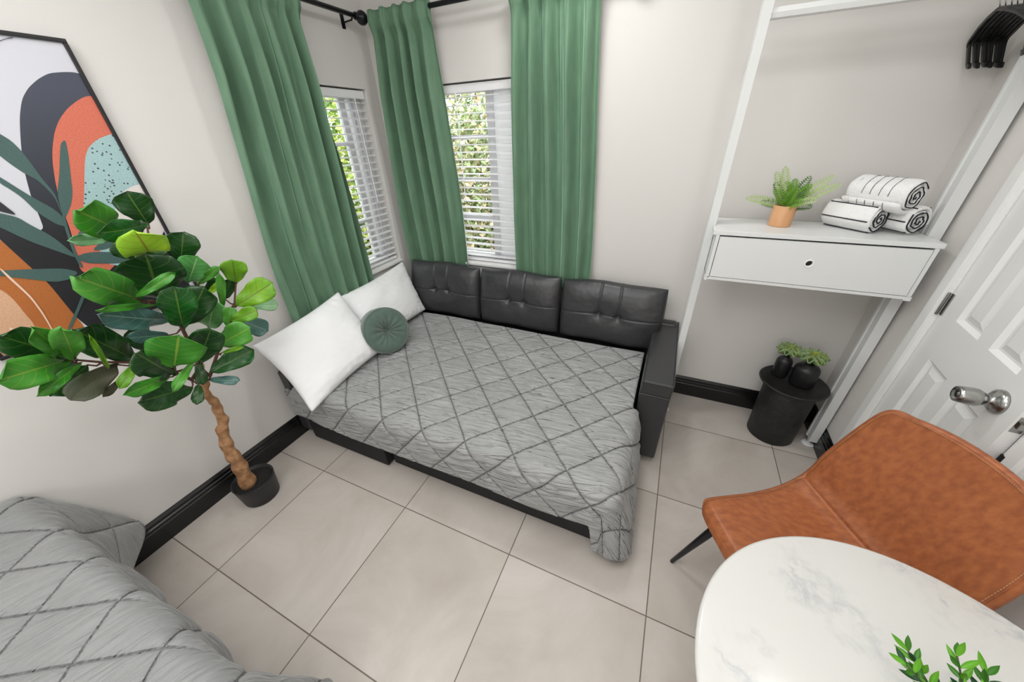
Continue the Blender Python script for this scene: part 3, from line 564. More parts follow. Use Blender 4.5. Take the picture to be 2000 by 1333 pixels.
def back_cushion(label, x0, x1, seed, taper):
    rnd = random.Random(seed); cx = (x0 + x1) / 2; hw = (x1 - x0) / 2; hh = .212
    c0 = Vector((cx, -.195, .437)); tilt = math.radians(9)
    o = None; nu, nv = 120, 84
    def prof(u, v):
        a = max(0, 1 - abs(u) ** 5); c = max(0, 1 - abs(v) ** 5); return (a ** .45) * (c ** .45)
    def front(s, t):
        u = 2 * s - 1; v = 2 * t - 1; h = .062 * prof(u, v)
        pil = .022 * math.exp(-((v - .0) / .8) ** 2) * prof(u, v); h += pil
        for bx_ in (-.19, .19):
            r = math.hypot((u - bx_) * hw, (v + .02) * hh); h -= .020 * math.exp(-(r / .022) ** 2) + .014 * math.exp(-(r / .07) ** 2)
            if v > -.02: h -= .007 * math.exp(-((u - bx_ - .0) * hw / .0045) ** 2) * min(1, (v + .02) * 6)
        h -= .006 * math.exp(-((v + .02) * hh / .0045) ** 2) * prof(u, v)
        h += .004 * noise.noise(Vector((u * 3 + seed, v * 3, 1))) + .0010 * noise.noise(Vector((u * 12, v * 8 + seed, 2)))
        return h
    def pos(s, t, sg):
        u = 2 * s - 1; v = 2 * t - 1
        h = front(s, t) if sg > 0 else -.05 * prof(u, v)
        k = taper * max(0, -v) * (1 if u > 0 else 0)
        x = u * hw * (1 - .02 * v * v) * (1 - k); z = (v + 1) * hh * (1 - .03 * u * u) + .004 * math.sin(u * 5 + seed)
        y = -h; ca, sa = math.cos(tilt), math.sin(tilt)
        return (x, y * ca + z * sa, z * ca - y * sa)
    b = MB(); b.grid(nu, nv, lambda s, t: pos(s, t, 1)); b.grid(nu, nv, lambda s, t: pos(s, t, -1), flip=True)
    o = mesh_obj('back_cushion', b.v, b.f, M_leather, None, True)
    bm = bmesh.new(); bm.from_mesh(o.data); bmesh.ops.remove_doubles(bm, verts=bm.verts, dist=.0002); bmesh.ops.recalc_face_normals(bm, faces=bm.faces); bm.to_mesh(o.data); bm.free()
    o.location = c0; tag(o, label, 'cushion', 'black tufted leather back cushions')
    for bx_ in (-.19, .19):
        bb = MB(); s, t = (bx_ + 1) / 2, .49; p = Vector(pos(s, t, 1)); bb.lathe([(0, -.004), (.009, -.003), (.011, .002), (.007, .006), (0, .007)], 16, M=Matrix.Translation(p) @ Matrix.Rotation(math.pi / 2 - tilt, 4, 'X'))
        bb.build('button', M_leather, o, smooth=True)
back_cushion('black tufted leather back cushion nearest the pillows', .135, .785, 1, .0)
back_cushion('middle black tufted leather back cushion below the back window', .79, 1.432, 2, .0)
back_cushion('black tufted leather back cushion beside the armrest', 1.438, 2.118, 3, .055)
# ------------------------------------------------------------ quilts
def lattice(P0, A, B):
    det = A[0] * B[1] - A[1] * B[0]; la_ = math.hypot(*A); lb = math.hypot(*B); sn = abs(det) / (la_ * lb)
    def f(X, Y):
        dx, dy = X - P0[0], Y - P0[1]; i = (dx * B[1] - dy * B[0]) / det; j = (A[0] * dy - A[1] * dx) / det
        return min(abs(i - round(i)) * la_ * sn, abs(j - round(j)) * lb * sn), math.floor(i), math.floor(j)
    return f
def quilt_height(X, Y, lat, wr, seed, puff=.014):
    wx, wy = X, Y
    d, i, j = lat(wx, wy)
    e = 1 - math.exp(-(d / .012) ** 1.1)
    h = puff * e - .003 * math.exp(-(d / .004) ** 2)
    # gathers running across, roughly along x, stronger close to seams
    ci = math.cos(wr); si = math.sin(wr); a = X * ci + Y * si; c = -X * si + Y * ci
    off = noise.noise(Vector((i * 3.1, j * 7.3, seed))) * 4
    n1 = noise.noise(Vector((a * 4.5 + off, c * 34, seed + off))); n2 = noise.noise(Vector((a * 10 - off, c * 85, seed + 2)))
    amp = .45 + .55 * max(0, noise.noise(Vector((X * 2.5, Y * 2.5, seed + 8))) + .5)
    h += (.0095 * (1 - min(1, abs(n1) * 2.6)) ** 1.0 * -1 + .0028 * n2) * amp * (.35 + .65 * min(1, d / .02))
    h += .006 * noise.noise(Vector((X * 5, Y * 5, seed + 6)))
    return h
def quilt(label, base, x0, x1, y0, y1, keep, lat, wr, seed, step, loc, group, m=None):
    nx = int((x1 - x0) / step); ny = int((y1 - y0) / step); P = []
    for j in range(ny + 1):
        Y = y0 + (y1 - y0) * j / ny
        for i in range(nx + 1): P.append(Vector(base(x0 + (x1 - x0) * i / nx, Y)))
    N = nx + 1; V = []; Vb = []; UV = []
    for j in range(ny + 1):
        Y = y0 + (y1 - y0) * j / ny
        for i in range(nx + 1):
            X = x0 + (x1 - x0) * i / nx
            du = P[j * N + min(i + 1, nx)] - P[j * N + max(i - 1, 0)]; dv = P[min(j + 1, ny) * N + i] - P[max(j - 1, 0) * N + i]
            n = du.cross(dv)
            n = n.normalized() if n.length > 1e-9 else Vector((0, 0, 1))
            h = quilt_height(X, Y, lat, wr, seed) if seed != 9 else quilt_height(X, Y, lat, wr, seed, .013) * .85
            e = min(keep(X, Y, True) / .012, 1); h = h * e + .004 * (1 - e)
            UV.append((X, Y)); V.append(P[j * N + i] + n * (h + .006)); Vb.append(P[j * N + i] - n * .002)
    f = []; mark = set()
    for j in range(ny):
        for i in range(nx):
            Xc = x0 + (x1 - x0) * (i + .5) / nx; Yc = y0 + (y1 - y0) * (j + .5) / ny
            if keep(Xc, Yc, False) > 0: a = j * N + i; f.append((a, a + 1, a + N + 1, a + N))
    n1 = len(V); edges = {}
    for q in f:
        for k in range(4): e = (q[k], q[(k + 1) % 4]); edges[tuple(sorted(e))] = None if tuple(sorted(e)) in edges else e
    fb = [tuple(n1 + k for k in q[::-1]) for q in f]; fr = [(e[1], e[0], n1 + e[0], n1 + e[1]) for e in edges.values() if e]
    L = Vector(loc)
    o = mesh_obj('quilt', [p - L for p in V + Vb], f + fb + fr, m or M_quilt, None, True, None, UV + UV); o.location = loc
    bm = bmesh.new(); bm.from_mesh(o.data); bmesh.ops.delete(bm, geom=[v for v in bm.verts if not v.link_faces], context='VERTS'); bm.to_mesh(o.data); bm.free()
    return tag(o, label, 'quilt', group)
R0 = .055
def drop(r):     # arc length past the edge -> (horizontal, down)
    if r <= 0: return 0, 0
    q = R0 * math.pi / 2
    if r < q: a = r / R0; return R0 * math.sin(a), R0 * (1 - math.cos(a))
    return R0, R0 + r - q
XE, YE, ZT = 2.012, -1.345, .432
def base1(X, Y):
    dx = max(0, X - XE) if Y < -.80 + .0 else 0; dy = max(0, YE - Y); r = math.hypot(dx, dy)
    x = min(X, XE) if dx > 0 else X; y = max(Y, YE)
    if Y >= -.80: x = min(X, 2.052)
    z = ZT
    if r > 0:
        hz, dn = drop(r); ux, uy = dx / r, dy / r; corner = 4 * ux * ux * uy * uy
        fl = .22 * max(0, dn - .05) * (ux ** 2) + .04 * max(0, dn - .05) * uy ** 2 + corner * .04 * dn
        wav = .012 * math.sin(X * 9 + Y * 5) * min(1, dn * 4)
        x += ux * (hz + fl + wav); y -= uy * (hz + fl + wav * .5); z -= dn
    z += .010 * noise.noise(Vector((X * 2.2, Y * 2.2, 4)))
    return (x, y, max(z, .012 + .004 * math.sin(X * 40)))
def keep1(X, Y, dist):
    hem = -1.345 - .262 + .010 * math.sin(X * 7) - (.17 * sm((X - 1.96) / .04)) + .01 * sm((.5 - X) / .4)
    xr = 2.046 if Y > -.80 else 2.40 + .02 * math.sin(Y * 12)
    xl = .118 if Y > -1.40 else .062
    d = min(Y - hem, -.255 - Y, X - xl, xr - X)
    r = math.hypot(max(0, X - XE), max(0, YE - Y)); d = min(d, .408 - r)
    return d
lat1 = lattice(*LAT1)
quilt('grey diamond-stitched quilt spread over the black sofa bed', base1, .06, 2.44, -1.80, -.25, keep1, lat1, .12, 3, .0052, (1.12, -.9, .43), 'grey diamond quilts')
# ------------------------------------------------------------ bed in the near left corner
bed = thing('bed', 'low bed under a grey quilt in the lower left corner of the photo', 'bed', (.7, -3.3, 0)); BL = Vector(bed.location)
def bbox(name, a, c, m, bev): b = MB(); b.box(a, c); return b.build(name, m, bed, bevel=bev, seg=3, off=BL)
bbox('bed_frame', (.04, -4.32, .14), (1.34, -2.44, .30), M_basefab, .01); bbox('mattress', (.035, -4.33, .30), (1.345, -2.43, .565), M_cotton, .05)
for x in (.10, 1.28):
    for y in (-4.25, -2.5): b = MB(); b.box((x - .03, y - .03, 0), (x + .03, y + .03, .14)); b.build('leg', M_black, bed, off=BL)
X2, Y2, Z2 = 1.30, -2.412, .592
def base2(X, Y):
    dx = max(0, X - X2); dy = max(0, Y - Y2); r = math.hypot(dx, dy); x = min(X, X2); y = min(Y, Y2); z = Z2 + .03 * math.exp(-(X / .15) ** 2)
    if r > 0:
        hz, dn = drop(r); ux, uy = dx / r, dy / r
        fl = uy * uy * (max(0, dn - .03) * (.36 * math.exp(-((X - .03) / .20) ** 2) + .30 * math.exp(-((X - 1.38) / .16) ** 2)) + .02 * math.sin(X * 16) * min(1, dn * 3)) + .06 * dn * ux * ux
        x += ux * (hz + fl); y += uy * (hz + fl); z -= dn
    z += .008 * noise.noise(Vector((X * 2.4, Y * 2.4, 14)))
    return (x, y, max(z, .02))
def keep2(X, Y, dist): return min(X - .022, Y2 + .42 + .01 * math.sin(X * 9) - Y, 1.62 - X, Y + 3.6)
lat2 = lattice(*LAT2)
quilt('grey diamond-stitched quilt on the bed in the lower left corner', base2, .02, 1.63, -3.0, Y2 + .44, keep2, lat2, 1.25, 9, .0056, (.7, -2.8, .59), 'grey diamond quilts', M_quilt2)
# ------------------------------------------------------------ pillows
def pillow(label, P, th, seed, loc=None):
    A, B_, C_, D_ = [Vector(p) for p in P]; ctr = (A + B_ + C_ + D_) / 4; n = ((C_ - A).cross(B_ - D_)).normalized()
    if n.x < 0: n = -n
    N = 60
    def pos(s, t, sg):
        u = 2 * s - 1; v = 2 * t - 1; u2 = u * (1 - .07 * (1 - v * v) * 0); 
        p = (A * (1 - s) + B_ * s) * (1 - t) + (D_ * (1 - s) + C_ * s) * t
        # sides bow in a little, corners stay pointed
        c = ctr - p; p = p + c * (.07 * (abs(u) ** 3 * (1 - v * v) + abs(v) ** 3 * (1 - u * u)))
        pr = (max(0, 1 - abs(u) ** 2.6) * max(0, 1 - abs(v) ** 2.6)) ** .55
        cr = .010 * noise.noise(Vector((u * 2 + seed, v * 2, 1))) + .004 * noise.noise(Vector((u * 5 + 2 * v + seed, v * 9 - u * 3, 3))) * (1.5 - pr)
        e = max(abs(u), abs(v)); cr += .006 * math.sin((u if abs(v) > abs(u) else v) * 34 + seed) * max(0, e - .72) * 3 * (1 - e) * 4
        return p + n * (sg * th * pr * (1 if sg > 0 else .75) + cr * (1 if pr > .02 else 0) * min(1, pr * 4)) - ctr
    b = MB(); b.grid(N, N, lambda s, t: pos(s, t, 1)); b.grid(N, N, lambda s, t: pos(s, t, -1), flip=True)
    o = mesh_obj('pillow', b.v, b.f, M_cotton, None, True); bm = bmesh.new(); bm.from_mesh(o.data); bmesh.ops.remove_doubles(bm, verts=bm.verts, dist=.0004); bmesh.ops.recalc_face_normals(bm, faces=bm.faces); bm.to_mesh(o.data); bm.free()
    o.location = ctr; return tag(o, label, 'pillow', 'white bed pillows')
pillow('front white pillow hanging over the open edge of the sofa bed', [(.09, -1.47, .77), (.13, -.885, .86), (.40, -.86, .475), (.425, -1.50, .425)], .085, 2)
pillow('rear white pillow against the green curtain in the room corner', [(.075, -.86, .80), (.07, -.17, .835), (.30, -.265, .475), (.33, -.93, .47)], .075, 7)
# round tufted cushion
nrm = Vector((.876, -.33, .35)).normalized(); cc = Vector((.41, -.845, .60)); q = nrm.to_track_quat('Z', 'Y').to_matrix().to_4x4()
b = MB(); NU, NV = 96, 26; Rc = .156; th = .066
def cush(s, t, sg):
    a = 2 * math.pi * s; r = t
    rip = .007 * math.sin(a * 14 + 1.2 * math.sin(a * 3)) * math.exp(-((r - .35) / .3) ** 2)
    ph = th * (1 - .0 * r) * (1 - math.exp(-(r / .22) ** 1.2)) * (max(0, 1 - r ** 7)) ** .3 + rip * (1 if r > .08 else r / .08)
    rr = Rc * (r if r < .999 else 1); z = ph if sg > 0 else -ph
    if r >= 1: z = 0
    return q.to_3x3() @ Vector((rr * math.cos(a), rr * math.sin(a), z))
b.grid(NU, NV, lambda s, t: cush(s, t, 1)); b.grid(NU, NV, lambda s, t: cush(s, t, -1), flip=True)
o = mesh_obj('round_cushion', b.v, b.f, M_velvet2, None, True); bm = bmesh.new(); bm.from_mesh(o.data); bmesh.ops.remove_doubles(bm, verts=bm.verts, dist=.0004); bmesh.ops.recalc_face_normals(bm, faces=bm.faces); bm.to_mesh(o.data); bm.free()
o.location = cc; tag(o, 'round dark green velvet cushion with a tufted centre leaning on the pillows', 'cushion')
for sg in (1, -1):
    b = MB(); pts = [q.to_3x3() @ Vector((Rc * .965 * math.cos(a), Rc * .965 * math.sin(a), sg * .044)) for a in [2 * math.pi * k / 64 for k in range(65)]]; b.tube(pts, .0032, 6, cap=False); b.build('piping', M_velvet2, o, smooth=True)
b = MB(); b.lathe([(0, .016), (.008, .015), (.010, .010), (.008, .003)], 14, M=q); b.build('button', M_velvet2, o, smooth=True)
# ------------------------------------------------------------ fiddle leaf plant
LEAVES = [
 ((0.2,-1.651,1.459),(0.22,-1.668,1.58),0.112,'d',10,0.1),
 ((0.18,-1.616,1.282),(0.22,-1.566,1.41),0.112,'d',10,0.1),
 ((0.2,-1.698,1.306),(0.2,-1.641,1.404),0.07,'d',30,0.2),
 ((0.18,-1.74,1.349),(0.18,-1.776,1.412),0.066,'d',20,0.2),
 ((0.25,-1.758,1.464),(0.38,-1.865,1.558),0.116,'m',15,0.15),
 ((0.32,-1.699,1.48),(0.42,-1.866,1.49),0.072,'e',35,0.2),
 ((0.25,-1.78,1.44),(0.35,-1.915,1.474),0.038,'p',10,0.1),
 ((0.3,-1.729,1.378),(0.45,-1.785,1.483),0.133,'l',0,0.3),
 ((0.22,-1.636,1.216),(0.3,-1.592,1.326),0.107,'g',0,0.15),
 ((0.25,-1.622,1.203),(0.33,-1.551,1.27),0.035,'m',0,0.1),
 ((0.2,-1.587,1.151),(0.25,-1.534,1.194),0.06,'d',10,0.1),
 ((0.25,-1.61,1.151),(0.3,-1.56,1.198),0.027,'l',0,0.1),
 ((0.28,-1.495,1.171),(0.33,-1.492,1.281),0.099,'y',0,0.1),
 ((0.33,-1.563,1.088),(0.42,-1.418,1.16),0.11,'y',0,0.15),
 ((0.25,-1.478,1.048),(0.3,-1.37,1.008),0.066,'p',0,0.15),
 ((0.3,-1.599,1.087),(0.36,-1.574,1.252),0.033,'m',0,0.1),
 ((0.22,-1.54,1.097),(0.26,-1.496,1.186),0.052,'d',0,0.1),
 ((0.36,-1.619,1.048),(0.44,-1.539,1.077),0.064,'y',0,0.1),
 ((0.34,-1.633,1.018),(0.36,-1.596,1.105),0.054,'m',0,0.1),
 ((0.25,-1.55,1.008),(0.3,-1.466,0.903),0.09,'b',0,0.1),
 ((0.22,-1.653,1.005),(0.34,-1.634,1.143),0.117,'g',0,0.15),
 ((0.25,-1.798,1.05),(0.3,-1.919,1.116),0.052,'b',0,0.1),
 ((0.28,-1.78,1.118),(0.42,-1.977,1.261),0.089,'b',15,0.15),
 ((0.35,-1.817,1.212),(0.48,-1.984,1.289),0.024,'m',0,0.1),
 ((0.3,-1.751,1.079),(0.38,-1.654,1.226),0.117,'d',0,0.15),
 ((0.36,-1.78,1.098),(0.45,-1.768,1.279),0.113,'e',0,0.15),
 ((0.26,-1.764,1.198),(0.38,-1.768,1.391),0.188,'d',0,0.1),
 ((0.32,-1.831,1.234),(0.5,-1.983,1.399),0.108,'m',0,0.15),
 ((0.42,-1.872,1.274),(0.48,-1.755,1.331),0.036,'m',0,0.2),
 ((0.34,-1.702,0.964),(0.46,-1.605,1.027),0.107,'m',0,0.1),
 ((0.36,-1.795,0.94),(0.48,-1.744,1.096),0.112,'d',0,0.1),
 ((0.32,-1.768,0.858),(0.4,-1.607,0.9),0.097,'e',0,0.1),
 ((0.38,-1.717,0.943),(0.45,-1.66,0.959),0.022,'y',0,0.1),
 ((0.36,-1.887,0.94),(0.46,-1.962,1.112),0.117,'d',0,0.1),
 ((0.42,-1.887,0.993),(0.52,-1.852,1.137),0.167,'m',0,0.12),
 ((0.42,-1.827,0.981),(0.5,-1.953,0.946),0.033,'m',0,0.1),
 ((0.36,-1.9,0.937),(0.48,-2.058,1.005),0.05,'m',0,0.1),
 ((0.28,-1.838,0.816),(0.38,-2.02,0.912),0.111,'d',0,0.1),
 ((0.3,-1.817,0.825),(0.36,-1.877,0.774),0.044,'d',0,0.1),
 ((0.28,-1.776,0.813),(0.38,-1.706,0.785),0.042,'b',0,0.1),
 ((0.28,-1.772,0.913),(0.3,-1.805,0.811),0.045,'d',0,0.1),
 ((0.24,-1.924,1.006),(0.36,-2.031,1.223),0.102,'d',0,0.12),
 ((0.22,-2.05,1.088),(0.36,-2.161,1.271),0.095,'d',0,0.12),
 ((0.28,-2.063,1.112),(0.44,-2.11,1.285),0.064,'m',0,0.12),
 ((0.32,-2.064,1.121),(0.46,-2.065,1.266),0.068,'m',0,0.12),
 ((0.3,-2.079,1.117),(0.48,-2.234,1.192),0.092,'m',0,0.15),
 ((0.24,-2.038,1.056),(0.32,-2.164,1.034),0.073,'d',0,0.1),
 ((0.32,-2.06,1.099),(0.44,-2.197,1.096),0.039,'m',0,0.1),
 ((0.24,-2.053,1.081),(0.3,-2.154,1.073),0.052,'b',0,0.1),
 ((0.26,-1.979,1.023),(0.36,-2.141,1.015),0.086,'o',0,0.1),
 ((0.32,-2.014,1.041),(0.42,-2.021,1.207),0.016,'y',0,0.1),
 ((0.26,-1.993,0.968),(0.3,-2.068,0.949),0.027,'o',0,0.1),
 ((0.3,-1.942,1.018),(0.36,-2.034,0.979),0.038,'y',0,0.1),
 ((0.2,-1.858,0.987),(0.22,-1.877,1.121),0.082,'d',0,0.1),
 ((0.18,-1.695,1.12),(0.2,-1.629,1.068),0.091,'d',0,0.1),
 ((0.18,-1.674,1.207),(0.2,-1.723,1.272),0.084,'d',0,0.1),
]
BRANCHES = [
 [(0.25, -1.758, 0.878), (0.26, -1.757, 0.979), (0.27, -1.754, 1.067), (0.28, -1.758, 1.165), (0.27, -1.757, 1.23), (0.25, -1.723, 1.32), (0.22, -1.667, 1.451)] ,
 [(0.25, -1.762, 0.869), (0.28, -1.823, 0.846), (0.33, -1.873, 0.933), (0.28, -1.938, 1.012), (0.3, -2.014, 1.067), (0.28, -2.075, 1.114)] ,
 [(0.25, -1.765, 0.854), (0.3, -1.768, 0.833), (0.32, -1.707, 0.923), (0.33, -1.614, 1.033), (0.32, -1.559, 1.095), (0.28, -1.493, 1.175)] ,
 [(0.27, -1.754, 1.067), (0.24, -1.66, 1.114), (0.23, -1.607, 1.175), (0.2, -1.618, 1.246)] ,
 [(0.28, -1.778, 1.196), (0.32, -1.821, 1.225)] ,
 [(0.25, -1.703, 1.374), (0.25, -1.726, 1.438), (0.26, -1.773, 1.459)] ,
]
TRUNK = [(0.21, -1.839, 0.127), (0.212, -1.834, 0.248), (0.213, -1.835, 0.337), (0.215, -1.824, 0.421), (0.217, -1.817, 0.515), (0.22, -1.784, 0.562), (0.223, -1.784, 0.633), (0.228, -1.788, 0.686), (0.235, -1.789, 0.741), (0.24, -1.78, 0.787), (0.245, -1.768, 0.832), (0.25, -1.758, 0.878)]
pc = (.207, -1.815)
fig = thing('fiddle_leaf_fig', 'tall potted fiddle-leaf fig standing in front of the framed picture', 'plant', (pc[0], pc[1], 0)); FL = Vector(fig.location)
b = MB(); b.lathe([(.080, 0), (.086, .004), (.099, .130), (.101, .138), (.096, .138), (.093, .118)], 48, c=pc); b.build('pot', M_potblack, fig, off=FL, smooth=True)
b = MB(); rnd = random.Random(3)
b.lathe([(.0, .128), (.03, .127), (.055, .123), (.094, .118), (.094, .105), (0, .105)], 40, c=pc); b.build('soil', M_soil, fig, off=FL, smooth=True)
T = [Vector(p) for p in TRUNK]; T2 = [Vector((T[0].x, T[0].y, .11))] + T; dense = []
for i in range(len(T2) - 1):
    for k in range(6): dense.append(T2[i].lerp(T2[i + 1], k / 6))
dense.append(T2[-1]); rad = []
for i, p in enumerate(dense):
    t = i / (len(dense) - 1); a = i * .42; s_ = min(1, t * 4) * .005
    dense[i] = p + Vector((0, math.cos(a) * s_, 0)) + Vector((math.sin(a) * s_, 0, 0)); rad.append((.016 * (1 - t) ** 3 + .014 * (1 - t) + .0125) * (1 + .12 * math.sin(i * 1.1)))
b = MB(); b.tube(dense, rad, 14); b.build('trunk', M_bark, fig, off=FL, smooth=True)
b = MB()
for P in BRANCHES:
    n = len(P); b.tube(P, [.0085 * (1 - .6 * i / (n - 1)) for i in range(n)], 8)
CAMP = Vector(CC)
PROF = [(0, .03), (.05, .16), (.12, .40), (.22, .58), (.34, .70), (.46, .82), (.58, .94), (.70, 1.0), (.80, .97), (.88, .84), (.94, .64), (.98, .36), (1, .03)]
def interp(t):
    for i in range(len(PROF) - 1):
        if t <= PROF[i + 1][0]: a, c = PROF[i], PROF[i + 1]; return a[1] + (c[1] - a[1]) * (t - a[0]) / (c[0] - a[0])
    return .03
lf = MB(); rnd = random.Random(4)
def leaf(mb, B, Tp, wd, mi, tilt, curl, wavy=.05, nu=14, nv=8, face=None, prof=interp, cup=.12):
    B = Vector(B); Tp = Vector(Tp); ax = Tp - B; L_ = ax.length; ax.normalize(); vw = (face if face is not None else (CAMP - (B + Tp) / 2)).normalized()
    sd_ = ax.cross(vw).normalized(); sd_.rotate(Matrix.Rotation(math.radians(tilt), 3, ax)); nr = sd_.cross(ax).normalized(); s0 = rnd.uniform(0, 9)
    def f(s, t):
        v = 2 * t - 1; w_ = wd / 2 * prof(s); p = B + ax * (L_ * s) + sd_ * (w_ * v)
        p += nr * (curl * L_ * (4 * s * (1 - s)) * .5 + cup * w_ * v * v + .10 * wavy * L_ * math.sin(s * 11 + s0 + (2 if v > 0 else 0)) * abs(v) ** 2 - .012 * L_ * math.exp(-(v / .12) ** 2))
        p += ax * (.035 * wavy * L_ * math.sin(s * 17 + s0) * abs(v) ** 3)
        return p
    mb.grid(nu, nv, f, mi, uvfn=lambda s, t: (s, 2 * t - 1))
for B, Tp, wd, sh, tilt, curl in LEAVES:
    B = Vector(B); Tp = Vector(Tp)
    leaf(lf, B, Tp, wd, LKEYS.index(sh), tilt * rnd.choice((-1, 1)) * .6, curl, .55)
    # short stalk back toward the nearest branch point
    best = min((Vector(p) for P in BRANCHES for p in P), key=lambda p: (p - B).length); 
    mid = (best + B) / 2 + Vector((0, 0, -.01)); lf_end = B + (Tp - B) * .08; b.tube([best, mid, B, lf_end], [.004, .003, .003, .002], 6)
b.build('branches', M_stem, fig, off=FL, smooth=True)
o = mesh_obj('foliage', [Vector(p) - FL for p in lf.v], lf.f, [LEAFM[k] for k in LKEYS], fig, True, lf.mi, lf.uv)
o.modifiers.new('thick', 'SOLIDIFY').thickness = .0012
# ------------------------------------------------------------ clothes rack, shelf cabinet
rack = thing('clothes_rack', 'white floor-to-ceiling post rack with a hanging rail beside the door', 'clothes rack', (2.66, -.25, 0)); RL = Vector(rack.location)
def post(x0, x1):
    b = MB(); y0, y1 = -.272, -.205; xm = (x0 + x1) / 2
    pr = [(x0, y0), (x1, y0), (x1, y1), (x0, y1), (x0, y1 - .012), (x0 + .006, y1 - .014), (x0 + .006, y0 + .024), (x0, y0 + .022)]
    b.prism(pr, .045, 2.72, lambda x, y, z: (x, y, z)); o = b.build('post', M_white2, rack, off=RL)
    b = MB(); c = (xm - .002 + (.008 if xm < 2.6 else 0), -.236); b.lathe([(.028 if xm < 2.6 else .036, 0), (.028 if xm < 2.6 else .036, .006), (.026, .011), (.010, .014), (.008, .05)], 32, c=c); b.build('foot', M_white2, o, off=RL, smooth=True)
    b = MB(); b.lathe([(.010, 2.70), (.012, 2.73), (.034, 2.738), (.034, 2.75)], 32, c=c); b.build('ceiling_plate', M_white2, o, off=RL, smooth=True)
post(2.2235, 2.2595); post(3.055, 3.098)
b = MB(); b.prism([(-.262, 2.062), (-.222, 2.062), (-.217, 2.072), (-.222, 2.094), (-.262, 2.094), (-.266, 2.078)], 2.257, 3.055, lambda y, z, x: (x, y, z)); b.build('rail', M_white2, rack, off=RL)
cab = thing('drawer_shelf', 'white wall-hung drawer unit with shelf top between the rack posts', 'drawer unit', (2.655, -.23, 1.04)); KL = Vector(cab.location)
def kbox(name, a, c, m=M_white2, bev=.0015, par=cab): b = MB(); b.box(a, c); return b.build(name, m, par, bevel=bev, off=KL)
b = MB(); b.prism([(2.246, -.40), (3.062, -.40), (3.062, -.30), (3.052, -.30), (3.052, -.09), (2.260, -.09), (2.260, -.30), (2.246, -.30)], 1.259, 1.279, lambda x, y, z: (x, y, z)); b.build('shelf_top', M_white2, cab, bevel=.0015, off=KL)
b = MB(); b.box((2.262, -.40, 1.046), (2.276, -.10, 1.259)); b.box((3.036, -.40, 1.046), (3.050, -.10, 1.259)); b.box((2.262, -.40, 1.037), (3.050, -.10, 1.051)); b.box((2.276, -.11, 1.05), (3.036, -.10, 1.259))
b.box((3.03, -.402, 1.032), (3.054, -.36, 1.05)); b.box((2.258, -.402, 1.032), (2.27, -.36, 1.05)); b.build('body', M_white2, cab, off=KL)
# drawer front with a round finger hole
b = MB(); hx, hz, hr = 2.658, 1.158, .0135; x0, x1, z0, z1 = 2.279, 3.033, 1.054, 1.252; n = 32
ring = [(hx + hr * math.cos(2 * math.pi * k / n), hz + hr * math.sin(2 * math.pi * k / n)) for k in range(n)]
def sq(k):
    a = 2 * math.pi * k / n; c, s_ = math.cos(a), math.sin(a); m_ = max(abs(c), abs(s_)); return (hx + .03 * c / m_, hz + .03 * s_ / m_)
outer = [sq(k) for k in range(n)]
for y, fl in ((-.402, 0), (-.386, 1)):
    v = [(p[0], y, p[1]) for p in ring] + [(p[0], y, p[1]) for p in outer]; f = [(k, (k + 1) % n, n + (k + 1) % n, n + k) for k in range(n)]; b.add(v, f)
    for (a0, a1, c0, c1) in ((x0, hx - .03, z0, z1), (hx + .03, x1, z0, z1), (hx - .03, hx + .03, z0, hz - .03), (hx - .03, hx + .03, hz + .03, z1)): b.add([(a0, y, c0), (a1, y, c0), (a1, y, c1), (a0, y, c1)], [(0, 1, 2, 3)])
b.add([(p[0], -.402, p[1]) for p in ring] + [(p[0], -.386, p[1]) for p in ring], [(k, (k + 1) % n, n + (k + 1) % n, n + k) for k in range(n)])
for (p, q_) in (((x0, z0), (x1, z0)), ((x1, z0), (x1, z1)), ((x1, z1), (x0, z1)), ((x0, z1), (x0, z0))): b.add([(p[0], -.402, p[1]), (q_[0], -.402, q_[1]), (q_[0], -.386, q_[1]), (p[0], -.386, p[1])], [(0, 1, 2, 3)])
dr = b.build('drawer', M_white2, cab, off=KL)
b = MB(); b.lathe([(hr - .0006, -.012), (hr - .0006, .0015), (hr + .004, .0025), (hr + .006, .001), (hr + .006, -.0005)], 32, M=Matrix.Translation((hx, -.402, hz)) @ Matrix.Rotation(math.pi / 2, 4, 'X'), cap=False); b.build('finger_hole_ring', M_white, dr, off=KL, smooth=True)
b = MB(); b.box((x0 + .01, -.384, z0 + .004), (x1 - .01, -.12, z1 - .01)); b.build('drawer_box', M_black, dr, off=KL)
